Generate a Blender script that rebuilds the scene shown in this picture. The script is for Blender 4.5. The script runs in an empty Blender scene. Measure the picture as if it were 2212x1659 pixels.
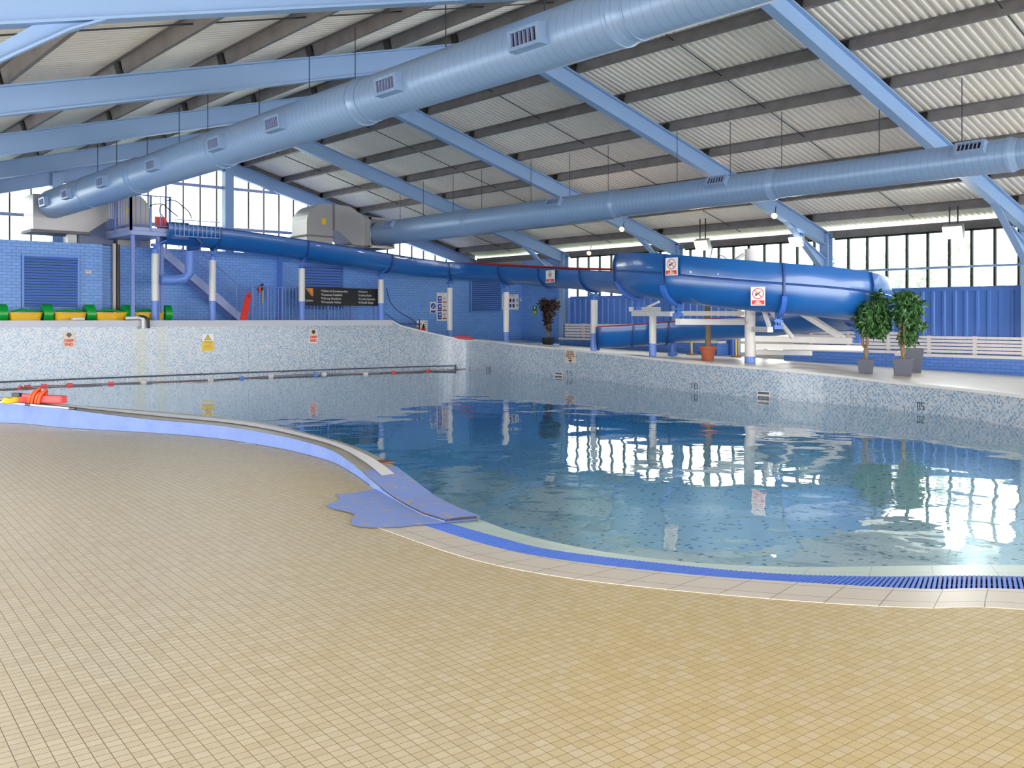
import bpy, math, random
from mathutils import Vector, Matrix
random.seed(7)
PI = math.pi
SC = bpy.context.scene
COL = SC.collection
# ---------------------------------------------------------------- camera model (used to read positions off the photograph)
F, TH, Y0, H = 1985., .72, 688., 1.65
sT, cT = math.sin(TH), math.cos(TH)
def ray(px, py):
    u = (px-1106)/F
    return (sT+cT*u, cT-sT*u, -(py-Y0)/F)
def onz(px, py, z=0.):
    d = ray(px, py); t = (z-H)/d[2]; return Vector((d[0]*t, d[1]*t, z))
def onx(px, py, x):
    d = ray(px, py); t = x/d[0]; return Vector((x, d[1]*t, H+d[2]*t))
def ony(px, py, y):
    d = ray(px, py); t = y/d[1]; return Vector((d[0]*t, y, H+d[2]*t))
def proj(p):
    X = cT*p[0]-sT*p[1]; Z = sT*p[0]+cT*p[1]
    return 1106+F*X/Z, Y0-F*(p[2]-H)/Z, Z
# ---------------------------------------------------------------- mesh helpers
class MB:
    def __init__(s): s.v = []; s.f = []; s.uv = None; s.mi = []; s.cur = 0
    def add(s, vs, fs):
        o = len(s.v); s.v += [tuple(p) for p in vs]; s.f += [tuple(i+o for i in f) for f in fs]; s.mi += [s.cur]*len(fs); return s
    def box(s, x0, x1, y0, y1, z0, z1):
        vs = [(x, y, z) for z in (z0, z1) for y in (y0, y1) for x in (x0, x1)]
        return s.add(vs, [(0,2,3,1),(4,5,7,6),(0,1,5,4),(2,6,7,3),(0,4,6,2),(1,3,7,5)])
    def obox(s, c, a, b, d):   # centre and three half-axis vectors
        c, a, b, d = map(Vector, (c, a, b, d))
        vs = [c+i*a+j*b+k*d for k in (-1,1) for j in (-1,1) for i in (-1,1)]
        return s.add(vs, [(0,2,3,1),(4,5,7,6),(0,1,5,4),(2,6,7,3),(0,4,6,2),(1,3,7,5)])
    def beam(s, p, q, w, h, up=(0,0,1)):   # rectangular bar from p to q
        p, q = Vector(p), Vector(q); d = q-p; u = Vector(up)
        r = d.cross(u)
        if r.length < 1e-6: r = Vector((1,0,0))
        r.normalize(); u = r.cross(d).normalized()
        return s.obox((p+q)/2, d/2, r*w/2, u*h/2)
    def ibeam(s, p, q, w, h, t=.02, tw=.012, up=(0,0,1)):  # I section, p and q on the TOP edge
        p, q = Vector(p), Vector(q); d = q-p; u = Vector(up)
        r = d.cross(u).normalized(); u = r.cross(d).normalized()
        if u.z < 0: u = -u
        m = (p+q)/2
        s.obox(m-u*t/2, d/2, r*w/2, u*t/2)
        s.obox(m-u*(h-t/2), d/2, r*w/2, u*t/2)
        s.obox(m-u*h/2, d/2, r*tw/2, u*(h/2-t))
        return s
    def cyl(s, p, q, r0, r1=None, n=16, caps=True):
        r1 = r0 if r1 is None else r1
        p, q = Vector(p), Vector(q); d = (q-p).normalized()
        a = d.orthogonal().normalized(); b = d.cross(a)
        vs = []
        for c, r in ((p, r0), (q, r1)):
            vs += [c+a*math.cos(2*PI*i/n)*r+b*math.sin(2*PI*i/n)*r for i in range(n)]
        fs = [(i, (i+1)%n, n+(i+1)%n, n+i) for i in range(n)]
        if caps: fs += [tuple(range(n-1,-1,-1)), tuple(range(n,2*n))]
        return s.add(vs, fs)
    def tube(s, pts, r, n=8, caps=True):
        pts = [Vector(p) for p in pts]; rr = r if isinstance(r, (list, tuple)) else [r]*len(pts)
        a = None; vs = []
        for i, p in enumerate(pts):
            d = (pts[min(i+1, len(pts)-1)]-pts[max(i-1, 0)]).normalized()
            if a is None: a = d.orthogonal().normalized()
            a = (a-d*a.dot(d)).normalized(); b = d.cross(a)
            vs += [p+a*math.cos(2*PI*k/n)*rr[i]+b*math.sin(2*PI*k/n)*rr[i] for k in range(n)]
        fs = []
        for i in range(len(pts)-1):
            for k in range(n): fs.append((i*n+k, i*n+(k+1)%n, (i+1)*n+(k+1)%n, (i+1)*n+k))
        if caps: fs += [tuple(range(n-1,-1,-1)), tuple(range((len(pts)-1)*n, len(pts)*n))]
        return s.add(vs, fs)
    def prism(s, poly, ax):   # planar polygon (3-D points) extruded by vector ax
        n = len(poly); ax = Vector(ax)
        vs = [Vector(p) for p in poly]+[Vector(p)+ax for p in poly]
        return s.add(vs, [tuple(range(n-1,-1,-1)), tuple(range(n,2*n))]+[(i,(i+1)%n,n+(i+1)%n,n+i) for i in range(n)])
    def grid(s, rows, closed=False):   # rows: list of equal-length point lists
        m = len(rows[0]); vs = [p for r in rows for p in r]; fs = []
        for i in range(len(rows)-1):
            for j in range(m if closed else m-1):
                fs.append((i*m+j, i*m+(j+1)%m, (i+1)*m+(j+1)%m, (i+1)*m+j))
        return s.add(vs, fs)
    def lathe(s, c, prof, n=24):
        c = Vector(c)
        return s.grid([[c+Vector((r*math.cos(2*PI*k/n), r*math.sin(2*PI*k/n), z)) for k in range(n)] for r, z in prof], closed=True)
    def build(s, name, mat, parent=None, smooth=False, bevel=0, uv=None, recalc=True):
        me = bpy.data.meshes.new(name)
        off = wloc(parent) if parent else Vector((0,0,0))
        me.from_pydata([tuple(Vector(v)-off) for v in s.v], [], s.f)
        for m in (mat if isinstance(mat, (list, tuple)) else [mat]): me.materials.append(m)
        if isinstance(mat, (list, tuple)): me.polygons.foreach_set('material_index', s.mi)
        if uv:
            L = me.uv_layers.new(name='UVMap')
            for lp in me.loops: L.data[lp.index].uv = uv[lp.vertex_index]
        me.validate()
        import bmesh
        if recalc:
            b = bmesh.new(); b.from_mesh(me); bmesh.ops.recalc_face_normals(b, faces=b.faces); b.to_mesh(me); b.free()
        if smooth:
            me.polygons.foreach_set('use_smooth', [True]*len(me.polygons))
            try: me.set_sharp_from_angle(angle=math.radians(35))
            except Exception: pass
        me.update()
        o = bpy.data.objects.new(name, me); COL.objects.link(o)
        if parent: o.parent = parent
        if bevel:
            md = o.modifiers.new('bevel', 'BEVEL'); md.width = bevel; md.segments = 2; md.limit_method = 'ANGLE'
        return o
def wloc(o):
    v = Vector((0,0,0))
    while o: v += o.location; o = o.parent
    return v
def tag(o, label, cat, group=None, kind=None):
    o['label'] = label; o['category'] = cat
    if group: o['group'] = group
    if kind: o['kind'] = kind
    return o
def thing(name, label, cat, loc=(0,0,0), group=None):
    o = bpy.data.objects.new(name, None); COL.objects.link(o); o.location = loc; o.empty_display_size = .2
    return tag(o, label, cat, group)
def struct(o): o['kind'] = 'structure'; return o
def text(name, body, size, mat, parent, org, right, up=(0,0,1), align='CENTER', depth=.002, bold=0.0):
    cu = bpy.data.curves.new('t', 'FONT'); cu.body = body; cu.size = size; cu.align_x = align; cu.align_y = 'CENTER'
    cu.extrude = depth; cu.offset = bold; cu.space_line = .95
    cu.resolution_u = 3
    ob = bpy.data.objects.new('t', cu); COL.objects.link(ob)
    bpy.context.view_layer.update()
    me = bpy.data.meshes.new_from_object(ob.evaluated_get(bpy.context.evaluated_depsgraph_get()))
    bpy.data.objects.remove(ob); me.name = name
    r = Vector(right).normalized(); u = Vector(up).normalized(); n = r.cross(u)
    off = wloc(parent) if parent else Vector((0,0,0))
    for v in me.vertices: v.co = Vector(org)+r*v.co.x+u*v.co.y+n*v.co.z-off
    me.materials.clear(); me.materials.append(mat)
    o = bpy.data.objects.new(name, me); COL.objects.link(o)
    if parent: o.parent = parent
    return o
# ---------------------------------------------------------------- materials
MATS = {}
class NT:
    def __init__(s, name):
        s.m = bpy.data.materials.new(name); s.m.use_nodes = True; s.t = s.m.node_tree; s.n = s.t.nodes; s.l = s.t.links
        s.b = s.n['Principled BSDF']; s.out = s.n['Material Output']
    def new(s, ty, **kw):
        nd = s.n.new(ty)
        for k, v in kw.items():
            if hasattr(nd, k) and k not in nd.inputs: setattr(nd, k, v)
        return nd
    def lk(s, a, b): s.l.new(a, b)
    def math(s, op, a, b=None, c=None):
        nd = s.n.new('ShaderNodeMath'); nd.operation = op
        for i, v in enumerate((a, b, c)):
            if v is None: continue
            if hasattr(v, 'is_output') or isinstance(v, bpy.types.NodeSocket): s.lk(v, nd.inputs[i])
            else: nd.inputs[i].default_value = v
        return nd.outputs[0]
    def mix(s, fac, a, b):
        nd = s.n.new('ShaderNodeMix'); nd.data_type = 'RGBA'
        for sock, v in ((nd.inputs[0], fac), (nd.inputs[6], a), (nd.inputs[7], b)):
            if isinstance(v, bpy.types.NodeSocket): s.lk(v, sock)
            elif isinstance(v, (int, float)): sock.default_value = v
            else: sock.default_value = (*v, 1) if len(v) == 3 else v
        return nd.outputs[2]
    def noise(s, scale, vec=None, detail=3, rough=.5):
        nd = s.n.new('ShaderNodeTexNoise'); nd.inputs['Scale'].default_value = scale; nd.inputs['Detail'].default_value = detail
        nd.inputs['Roughness'].default_value = rough
        if vec is not None: s.lk(vec, nd.inputs['Vector'])
        return nd.outputs['Fac']
    def ramp(s, fac, stops, const=False):
        nd = s.n.new('ShaderNodeValToRGB'); s.lk(fac, nd.inputs[0]); e = nd.color_ramp.elements
        if const: nd.color_ramp.interpolation = 'CONSTANT'
        while len(e) < len(stops): e.new(.5)
        for i, (p, c) in enumerate(stops): e[i].position = p; e[i].color = (*c, 1) if len(c) == 3 else c
        return nd.outputs[0]
    def pos(s): return s.n.new('ShaderNodeNewGeometry').outputs['Position']
    def obj(s): return s.n.new('ShaderNodeTexCoord').outputs['Object']
    def uvc(s): return s.n.new('ShaderNodeTexCoord').outputs['UV']
    def mapping(s, vec, rot=(0,0,0), scale=(1,1,1)):
        nd = s.n.new('ShaderNodeMapping'); s.lk(vec, nd.inputs['Vector']); nd.inputs['Rotation'].default_value = rot; nd.inputs['Scale'].default_value = scale
        return nd.outputs[0]
    def bump(s, h, strength=.3, dist=.01):
        nd = s.n.new('ShaderNodeBump'); nd.inputs['Strength'].default_value = strength; nd.inputs['Distance'].default_value = dist
        s.lk(h, nd.inputs['Height']); s.lk(nd.outputs[0], s.b.inputs['Normal'])
    def set(s, col=None, rough=None, metal=None, spec=None, coat=None):
        if col is not None:
            if isinstance(col, bpy.types.NodeSocket): s.lk(col, s.b.inputs['Base Color'])
            else: s.b.inputs['Base Color'].default_value = (*col, 1)
        if rough is not None: s.b.inputs['Roughness'].default_value = rough
        if metal is not None: s.b.inputs['Metallic'].default_value = metal
        if spec is not None: s.b.inputs['Specular IOR Level'].default_value = spec
        if coat is not None: s.b.inputs['Coat Weight'].default_value = coat
        return s.m
def plain(name, col, rough=.5, metal=0, var=.08, scale=6, spec=.5, bump=0):
    n = NT(name)
    f = n.noise(scale, n.obj())
    a = tuple(max(0, c*(1-var)) for c in col); b = tuple(min(1, c*(1+var)) for c in col)
    n.set(n.mix(f, a, b), rough, metal, spec)
    if bump: n.bump(n.noise(scale*8, n.obj()), bump, .005)
    return n.m
def emis(name, col, st):
    n = NT(name); n.set(col, .4); n.b.inputs['Emission Color'].default_value = (*col, 1); n.b.inputs['Emission Strength'].default_value = st
    return n.m
M = {}
M['white'] = plain('white_paint', (.78,.77,.76), .4)
M['offwhite'] = plain('cream_paint', (.74,.71,.69), .35)
M['steelblue'] = plain('pale_blue_steel_paint', (.26,.40,.66), .45, var=.05, scale=2)
M['colblue'] = plain('blue_column_paint', (.14,.26,.72), .4, var=.05)
M['stair'] = plain('lilac_blue_steel_paint', (.17,.25,.62), .4, var=.06)
M['plat'] = plain('platform_grey_blue_paint', (.33,.40,.68), .4, var=.06)
M['black'] = plain('black_plastic', (.015,.015,.018), .4)
M['dark'] = plain('dark_frame', (.02,.028,.024), .5)
M['red'] = plain('red_plastic', (.75,.03,.02), .4)
M['pinkfoam'] = plain('pink_foam', (.85,.09,.10), .5)
M['orange'] = plain('orange_strap', (.9,.13,.03), .5)
M['yellow'] = plain('yellow_plastic', (.85,.5,.015), .4)
M['green'] = plain('green_plastic', (.0,.36,.03), .35)
M['navy'] = plain('sign_blue', (.02,.04,.38), .4)
M['signred'] = plain('sign_red', (.7,.03,.02), .4)
M['signwhite'] = plain('sign_white', (.8,.8,.78), .4, var=.02)
M['cream'] = plain('sign_cream', (.74,.62,.5), .5, var=.04)
M['signyellow'] = plain('sign_yellow', (.85,.55,.02), .4, var=.02)
M['signgreen'] = plain('sign_green', (.0,.22,.10), .4)
M['terracotta'] = plain('terracotta', (.42,.10,.045), .7, var=.12)
M['pot'] = plain('grey_pot', (.09,.10,.14), .5, var=.1)
M['soil'] = plain('dark_soil', (.02,.013,.01), .9)
M['bark'] = plain('bark', (.22,.15,.09), .85, var=.4, scale=14, bump=.5)
M['rope'] = plain('dark_blue_rope', (.02,.04,.13), .6)
M['galv'] = plain('galvanised_duct', (.42,.40,.40), .38, metal=.3, var=.08, scale=1.5)
M['purlin'] = plain('weathered_purlin_steel', (.20,.183,.19), .65, var=.35, scale=3)
M['wire'] = plain('wire_rod', (.02,.025,.04), .5)
M['silver'] = plain('brushed_silver', (.55,.56,.58), .3, metal=.7)
M['brown'] = plain('brown_door_frame', (.25,.08,.04), .5)
def leafmat(name, a, b):
    n = NT(name); g = n.new('ShaderNodeObjectInfo')
    f = n.noise(9, n.obj(), 2); n.set(n.ramp(f, [(.3, a), (.7, b)]), .4)
    return n.m
M['leaf'] = leafmat('ficus_leaves', (.008,.045,.012), (.06,.20,.04))
M['darkleaf'] = leafmat('dark_plum_leaves', (.02,.006,.008), (.06,.02,.02))
M['hedge'] = leafmat('outdoor_leaves', (.10,.13,.06), (.22,.25,.13))
# slide blue, fibreglass
n = NT('blue_fibreglass'); f = n.noise(1.2, n.obj(), 4)
n.set(n.mix(f, (.008,.095,.36), (.014,.14,.46)), .28, coat=.3); n.bump(n.noise(60, n.obj()), .06, .004); M['slide'] = n.m
M['slidedk'] = plain('blue_flange', (.015,.07,.28), .4)
M['clamp'] = plain('blue_clamp_steel', (.05,.17,.6), .4)
# spiral duct
def ductmat(name, c1, c2):
    n = NT(name); p = n.obj(); sep = n.new('ShaderNodeSeparateXYZ'); n.lk(p, sep.inputs[0])
    fr = n.math('FRACT', n.math('MULTIPLY', sep.outputs[1], 1/.13))
    ridge = n.math('LESS_THAN', n.math('ABSOLUTE', n.math('SUBTRACT', fr, .5)), .09)
    f = n.noise(1.2, p, 4)
    base = n.mix(f, c1, c2)
    n.set(n.mix(n.math('MULTIPLY', ridge, .22), base, (.12,.18,.3)), .36, metal=.15)
    n.bump(ridge, .5, .006); return n.m
M['duct'] = ductmat('spiral_duct_paint', (.25,.37,.59), (.29,.41,.63))
# corrugated roof
n = NT('roof_sheet'); f = n.noise(.8, n.pos(), 5, .6)
n.set(n.mix(f, (.76,.71,.65), (.86,.81,.75)), .45); M['roof'] = n.m
# beige tile floor
def floortiles():
    n = NT('beige_mosaic_floor')
    p = n.mapping(n.pos(), rot=(0,0,math.radians(4)))
    br = n.new('ShaderNodeTexBrick'); n.lk(p, br.inputs['Vector']); br.offset = 0; br.squash = 1
    i = br.inputs; i['Scale'].default_value = 1; i['Brick Width'].default_value = .06; i['Row Height'].default_value = .05
    i['Mortar Size'].default_value = .0018; i['Mortar Smooth'].default_value = .2; i['Bias'].default_value = 0
    i['Color1'].default_value = (1,1,1,1); i['Color2'].default_value = (0,0,0,1); i['Mortar'].default_value = (.5,.5,.5,1)
    big = n.noise(.28, n.pos(), 4, .6)
    sep = n.new('ShaderNodeSeparateXYZ'); n.lk(n.pos(), sep.inputs[0])
    side = n.math('MULTIPLY', n.math('SUBTRACT', n.math('SUBTRACT', sep.outputs[0], n.math('MULTIPLY', sep.outputs[1], .5)), -.8), .35)
    md = n.new('ShaderNodeClamp'); n.lk(n.math('ADD', side, n.math('MULTIPLY', n.math('SUBTRACT', big, .5), 1.6)), md.inputs[0])
    base = n.mix(md.outputs[0], (.64,.58,.46), (.66,.535,.29))
    vr = n.math('MULTIPLY', br.outputs['Color'], 1.)
    fine = n.mix(n.math('MULTIPLY', n.math('POWER', vr, 2.), .38), base, (.78,.72,.60))
    fine = n.mix(n.math('MULTIPLY', n.math('LESS_THAN', vr, .2), .16), fine, (.50,.40,.24))
    fine2 = n.mix(n.math('MULTIPLY', n.noise(24, p, 1), .22), fine, (.40,.30,.16))
    mort = n.mix(md.outputs[0], (.20,.16,.12), (.34,.24,.12))
    n.set(n.mix(br.outputs['Fac'], fine2, mort), .45, spec=.3)
    n.bump(n.math('SUBTRACT', 1., br.outputs['Fac']), .25, .002)
    return n.m
M['floor'] = floortiles()
n = NT('pale_deck_tiles'); f = n.noise(.5, n.pos(), 4); n.set(n.mix(f, (.66,.58,.45), (.76,.69,.57)), .3); M['deck'] = n.m
def bigtile(name, a, b, w=.3, grout=(.25,.21,.17)):
    n = NT(name); uv = n.uvc()
    br = n.new('ShaderNodeTexBrick'); n.lk(uv, br.inputs['Vector']); br.offset = 0
    i = br.inputs; i['Scale'].default_value = 1; i['Brick Width'].default_value = w; i['Row Height'].default_value = .24
    i['Mortar Size'].default_value = .0035; i['Color1'].default_value = (*a,1); i['Color2'].default_value = (*b,1); i['Mortar'].default_value = (*grout,1)
    n.set(br.outputs['Color'], .3); return n.m
M['coping'] = bigtile('cream_coping_tiles', (.74,.68,.59), (.70,.64,.56))
M['mint'] = bigtile('pale_green_edge_tiles', (.64,.78,.74), (.68,.81,.76), w=.42, grout=(.44,.55,.52))
M['kerbtop'] = bigtile('beige_kerb_tiles', (.50,.46,.38), (.46,.42,.34), w=.3, grout=(.36,.32,.26))
n = NT('blue_painted_kerb'); f = n.noise(3, n.pos(), 5, .7); n.set(n.ramp(f, [(.25,(.14,.22,.52)),(.6,(.18,.27,.60))]), .6); n.bump(n.noise(30, n.pos(), 4), .5, .01); M['kerb'] = n.m
n = NT('worn_blue_floor_paint'); f = n.noise(9, n.pos(), 6, .7)
n.set(n.ramp(f, [(.0,(.24,.36,.80)),(.56,(.27,.38,.82)),(.61,(.50,.42,.42)),(.75,(.56,.46,.34))]), .5); M['patch'] = n.m
M['whitestrip'] = plain('white_floor_strip', (.90,.90,.95), .5, var=.03)
M['grate'] = plain('blue_grating_plastic', (.10,.22,.78), .4, var=.08, scale=2)
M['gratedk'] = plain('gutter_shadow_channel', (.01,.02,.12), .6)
# painted brick
def brick(name, col, mort, flip):
    n = NT(name); sep = n.new('ShaderNodeSeparateXYZ'); n.lk(n.pos(), sep.inputs[0])
    cb = n.new('ShaderNodeCombineXYZ'); n.lk(sep.outputs[1 if flip else 0], cb.inputs[0]); n.lk(sep.outputs[2], cb.inputs[1])
    br = n.new('ShaderNodeTexBrick'); n.lk(cb.outputs[0], br.inputs['Vector']); i = br.inputs
    i['Scale'].default_value = 1; i['Brick Width'].default_value = .23; i['Row Height'].default_value = .085; i['Mortar Size'].default_value = .007; i['Mortar Smooth'].default_value = .3
    i['Color1'].default_value = (*col,1); i['Color2'].default_value = (*[c*.88 for c in col],1); i['Mortar'].default_value = (*mort,1)
    n.set(br.outputs['Color'], .42); n.bump(n.math('SUBTRACT', 1., br.outputs['Fac']), .5, .008)
    return n.m
M['brick'] = brick('blue_painted_brick', (.17,.38,.84), (.08,.20,.55), False)
M['bricky'] = brick('blue_painted_brick_side', (.17,.38,.84), (.08,.20,.55), True)
M['benchbrick'] = brick('bench_painted_brick', (.11,.27,.75), (.05,.14,.48), True)
M['clad'] = plain('blue_profiled_cladding', (.10,.24,.70), .4, var=.05, scale=1)
M['louvre'] = plain('blue_louvre', (.14,.30,.76), .45, var=.05)
M['greyclad'] = plain('grey_cladding', (.45,.44,.46), .5, var=.1, scale=1)
# mosaic
def mosaic(name, uvs, ramp, wear=False, size=.033):
    n = NT(name); v = n.uvc() if uvs else n.pos()
    sc = n.new('ShaderNodeVectorMath'); sc.operation = 'SCALE'; n.lk(v, sc.inputs[0]); sc.inputs['Scale'].default_value = 1/size
    fl = n.new('ShaderNodeVectorMath'); fl.operation = 'FLOOR'; n.lk(sc.outputs[0], fl.inputs[0])
    if not uvs:
        mk = n.new('ShaderNodeVectorMath'); mk.operation = 'MULTIPLY'; n.lk(fl.outputs[0], mk.inputs[0]); mk.inputs[1].default_value = (1,1,0); cell = mk.outputs[0]
    else: cell = fl.outputs[0]
    wn = n.new('ShaderNodeTexWhiteNoise'); wn.noise_dimensions = '3D'; n.lk(cell, wn.inputs['Vector'])
    val = wn.outputs['Value']
    if uvs:
        sc_ = n.new('ShaderNodeSeparateXYZ'); n.lk(fl.outputs[0], sc_.inputs[0])
        sg = n.math('SUBTRACT', n.math('MULTIPLY', n.math('GREATER_THAN', n.noise(1.1, v, 2), .5), 2.), 1.)
        dg = n.math('ADD', sc_.outputs[0], n.math('MULTIPLY', sc_.outputs[1], sg))
        wv = n.math('SINE', n.math('MULTIPLY', dg, 2.0944))
        val = n.math('ADD', n.math('MULTIPLY', val, .62), n.math('ADD', n.math('MULTIPLY', wv, .19), .19))
    col = n.ramp(val, ramp, True)
    fr = n.new('ShaderNodeVectorMath'); fr.operation = 'FRACTION'; n.lk(sc.outputs[0], fr.inputs[0])
    sep = n.new('ShaderNodeSeparateXYZ'); n.lk(fr.outputs[0], sep.inputs[0])
    g = n.math('MAXIMUM', n.math('LESS_THAN', sep.outputs[0], .10), n.math('LESS_THAN', sep.outputs[1], .10))
    col = n.mix(g, col, (.52,.54,.57))
    if wear:
        s2 = n.new('ShaderNodeSeparateXYZ'); n.lk(v, s2.inputs[0])
        for u0, w, st in wear:
            d = n.math('DIVIDE', n.math('SUBTRACT', s2.outputs[0], u0), w)
            gs = n.math('POWER', 2.718, n.math('MULTIPLY', n.math('MULTIPLY', d, d), -1.))
            gs = n.math('MULTIPLY', gs, n.math('MULTIPLY', st, n.noise(7, v, 3)))
            col = n.mix(gs, col, (.50,.47,.26))
        dirt = n.noise(.7, v, 4)
        col = n.mix(n.math('MULTIPLY', dirt, .14), col, (.35,.40,.46))
    n.set(col, .22, spec=.5); return n.m
WALLRAMP = [(0,(.49,.52,.60)),(.25,(.54,.57,.62)),(.50,(.35,.45,.57)),(.66,(.17,.29,.43)),(.86,(.24,.35,.49))]
# ---------------------------------------------------------------- geometry data
LA, S = 8.5, 5.36
FR = [LA+S*i for i in range(5)]
TW, TR, EL = 24.3, 12.32, .34
ZR = 5.65+H; MS = .2694
def roofz(x): return ZR-MS*abs(x-TR)
nrm = math.sqrt(1+MS*MS)
# pool boundary: far/right wall line (waterline), traced and smoothed
DEEP = [(-3.0,25.75),(1.5,25.7),(5.6,25.62),(11.0,25.42),(14.5,25.15),(17.0,24.85),(18.3,24.55)]
RIGHT = [(18.95,24.1),(19.05,23.3),(18.85,22.2),(18.6,21.2),(18.5,19.6),(18.3,18.3),(17.85,16.4),(17.25,14.2),(16.85,12.4),(16.7,10.9),(16.65,9.4),(16.3,7.9),(15.75,6.5),(15.05,5.2),(14.0,3.6),(12.6,1.9),(11.0,.3),(9.6,-.9)]
def catmull(pts, k=8):
    P = [Vector(p) for p in pts]; P = [P[0]*2-P[1]]+P+[P[-1]*2-P[-2]]; out = []
    for i in range(1, len(P)-2):
        for j in range(k):
            t = j/k; a, b, c, d = P[i-1:i+3]
            out.append(.5*((2*b)+(c-a)*t+(2*a-5*b+4*c-d)*t*t+(3*b-a-3*c+d)*t**3))
    out.append(P[-2]); return out
WALL = [Vector((p.x, p.y)) for p in catmull([(x,y,0) for x,y in DEEP+RIGHT], 6)]
def wall_top(p):   # coping height along the pool wall
    if p.x < 16.9 and p.y > 20: return 1.60
    if p.y > 24.15:
        t = (p.x-16.9)/(18.95-16.9); t = min(1, max(0, t)); return 1.45*(1-t)**1.0+.98*t
    y = p.y
    for (y0, z0), (y1, z1) in zip([(-3,.3),(3,.42),(5.4,.478),(8.,.50),(10.9,.62),(13.3,.665),(19.4,.82),(22,.92),(24.2,.98)], [(3,.42),(5.4,.478),(8.,.50),(10.9,.62),(13.3,.665),(19.4,.82),(22,.92),(24.2,.98),(40,1.0)]):
        if y <= y1: return z0+(z1-z0)*(max(y,y0)-y0)/(y1-y0)
    return 1.
def deckz(x, y):
    e = wall_top(Vector((20., min(y,24.)))) - .03
    w = .27+(y-8.7)*.026
    t = min(1, max(0, (x-19.)/4.6)); return e*(1-t)+w*t
# inner water edge, near side (image readings turned into floor points)
def kh(px):
    for (a, ha), (b, hb) in zip([(-900,.33),(0,.316),(144,.299),(401,.196),(569,.18),(740,.15),(830,.10),(930,.02)], [(0,.316),(144,.299),(401,.196),(569,.18),(740,.15),(830,.10),(930,.02),(4000,0)]):
        if px <= b: return ha+(hb-ha)*(px-a)/(b-a)
    return 0
K_IN = [(0,857),(144,874),(401,894),(569,914),(680,940),(752,960),(830,993),(897,1041),(930,1067),(969,1090),(1034,1117)]
K_OUT = [(0,914),(144,925),(401,941),(569,963),(700,993),(760,1022),(800,1050),(828,1068),(870,1092),(915,1116),(960,1130)]
kin = [onz(px, py, kh(px)) for px, py in K_IN]
kout = [onz(px, py, 0) for px, py in K_OUT]
kin = [Vector((-1.5,22.5,.34)), Vector((2.0,19.6,.33))]+kin
kout = [Vector((-2.2,21.4,0)), Vector((1.2,18.6,0))]+kout
def resample(pts, n):
    P = catmull(pts, 8); L = [0]
    for a, b in zip(P, P[1:]): L.append(L[-1]+(b-a).length)
    out = []; j = 0
    for i in range(n):
        s = L[-1]*i/(n-1)
        while j < len(L)-2 and L[j+1] < s: j += 1
        t = (s-L[j])/max(1e-9, L[j+1]-L[j]); out.append(P[j].lerp(P[j+1], t))
    return out
NK = 60
KI, KO = resample(kin, NK), resample(kout, NK)
KIh = [max(0, p.z) for p in KI]
# flush edge strips: water edge > mint tiles > grating > cream coping > beige floor
E_W = [(1034,1117),(1130,1150),(1300,1186),(1500,1210),(1700,1219),(1900,1218),(2212,1215)]
E_M = [(960,1128),(1080,1162),(1200,1190),(1472,1222),(1680,1240),(1900,1246),(2212,1246)]
E_G = [(905,1132),(1050,1177),(1200,1208),(1472,1240),(1700,1257),(2000,1273),(2212,1274)]
E_C = [(810,1138),(1000,1203),(1200,1245),(1472,1277),(1770,1302),(2000,1314),(2212,1317)]
def edge(lst, ext): 
    P = [onz(a, b, 0) for a, b in lst]
    d = (P[-1]-P[-2]).normalized()
    return resample(P+[P[-1]+Vector(e) for e in ext], 70)
EW = edge(E_W, [(1.2,-1.25,0),(2.4,-2.9,0)]); EM = edge(E_M, [(1.15,-1.4,0),(2.3,-3.2,0)])
EG = edge(E_G, [(1.1,-1.5,0),(2.25,-3.4,0)]); EC = edge(E_C, [(1.0,-1.7,0),(2.1,-3.8,0)])
# ---------------------------------------------------------------- floor (near) with the pool cut out, as a strip fan out to the camera side
near = [p.copy() for p in KO]
for p in near: p.z = 0
# floor ring: from kerb foot / coping outer edge out to a far boundary
inner = [p for p in near if proj(p)[1] < 1070]+[Vector((p.x,p.y,0)) for p in EC]
outer = []
N = len(inner); 
OUTP = [(-12,20),(-12,4),(-12,-10),(0,-12),(14,-12)]
cumO = [0]
for a, b in zip(OUTP, OUTP[1:]): cumO.append(cumO[-1]+math.dist(a, b))
cumI = [0]
for a, b in zip(inner, inner[1:]): cumI.append(cumI[-1]+(b-a).length)
for i in range(N):
    s = cumI[i]/cumI[-1]*cumO[-1]; j = 0
    while j < len(cumO)-2 and cumO[j+1] < s: j += 1
    t = (s-cumO[j])/(cumO[j+1]-cumO[j]); a, b = OUTP[j], OUTP[j+1]
    outer.append(Vector((a[0]+(b[0]-a[0])*t, a[1]+(b[1]-a[1])*t, 0)))
m = MB(); m.grid([[p for p in inner], [p for p in outer]])
fp = [onz(a, b, -.002) for a, b in ((815,1060),(870,1090),(915,1113),(970,1128),(1010,1140),(960,1175),(905,1165),(800,1140),(780,1110))]; m.add(fp, [tuple(range(len(fp)))])
fl = struct(m.build('floor', M['floor'])); fl['label'] = 'beige mosaic floor sweeping around the near side of the pool'
def strip(name, A, B, mat, zo=0., zi=0., thick=.12):
    m = MB(); n = len(A); u = [0]
    for a, b in zip(A, A[1:]): u.append(u[-1]+(b-a).length)
    rows = [[Vector((p.x,p.y,zo-thick)) for p in A], [Vector((p.x,p.y,zo)) for p in A], [Vector((p.x,p.y,zi)) for p in B], [Vector((p.x,p.y,zi-thick)) for p in B]]
    m.grid(rows)
    uv = []
    for r, vv in zip(rows, (0,0,1,1)):
        w = [(A[i]-B[i]).length for i in range(n)]
        uv += [(u[i], vv*w[i]+.12) for i in range(n)]
    return m.build(name, mat, uv=uv)
struct(strip('trim_1', EC, EG, M['coping'], .003, .003))
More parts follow.
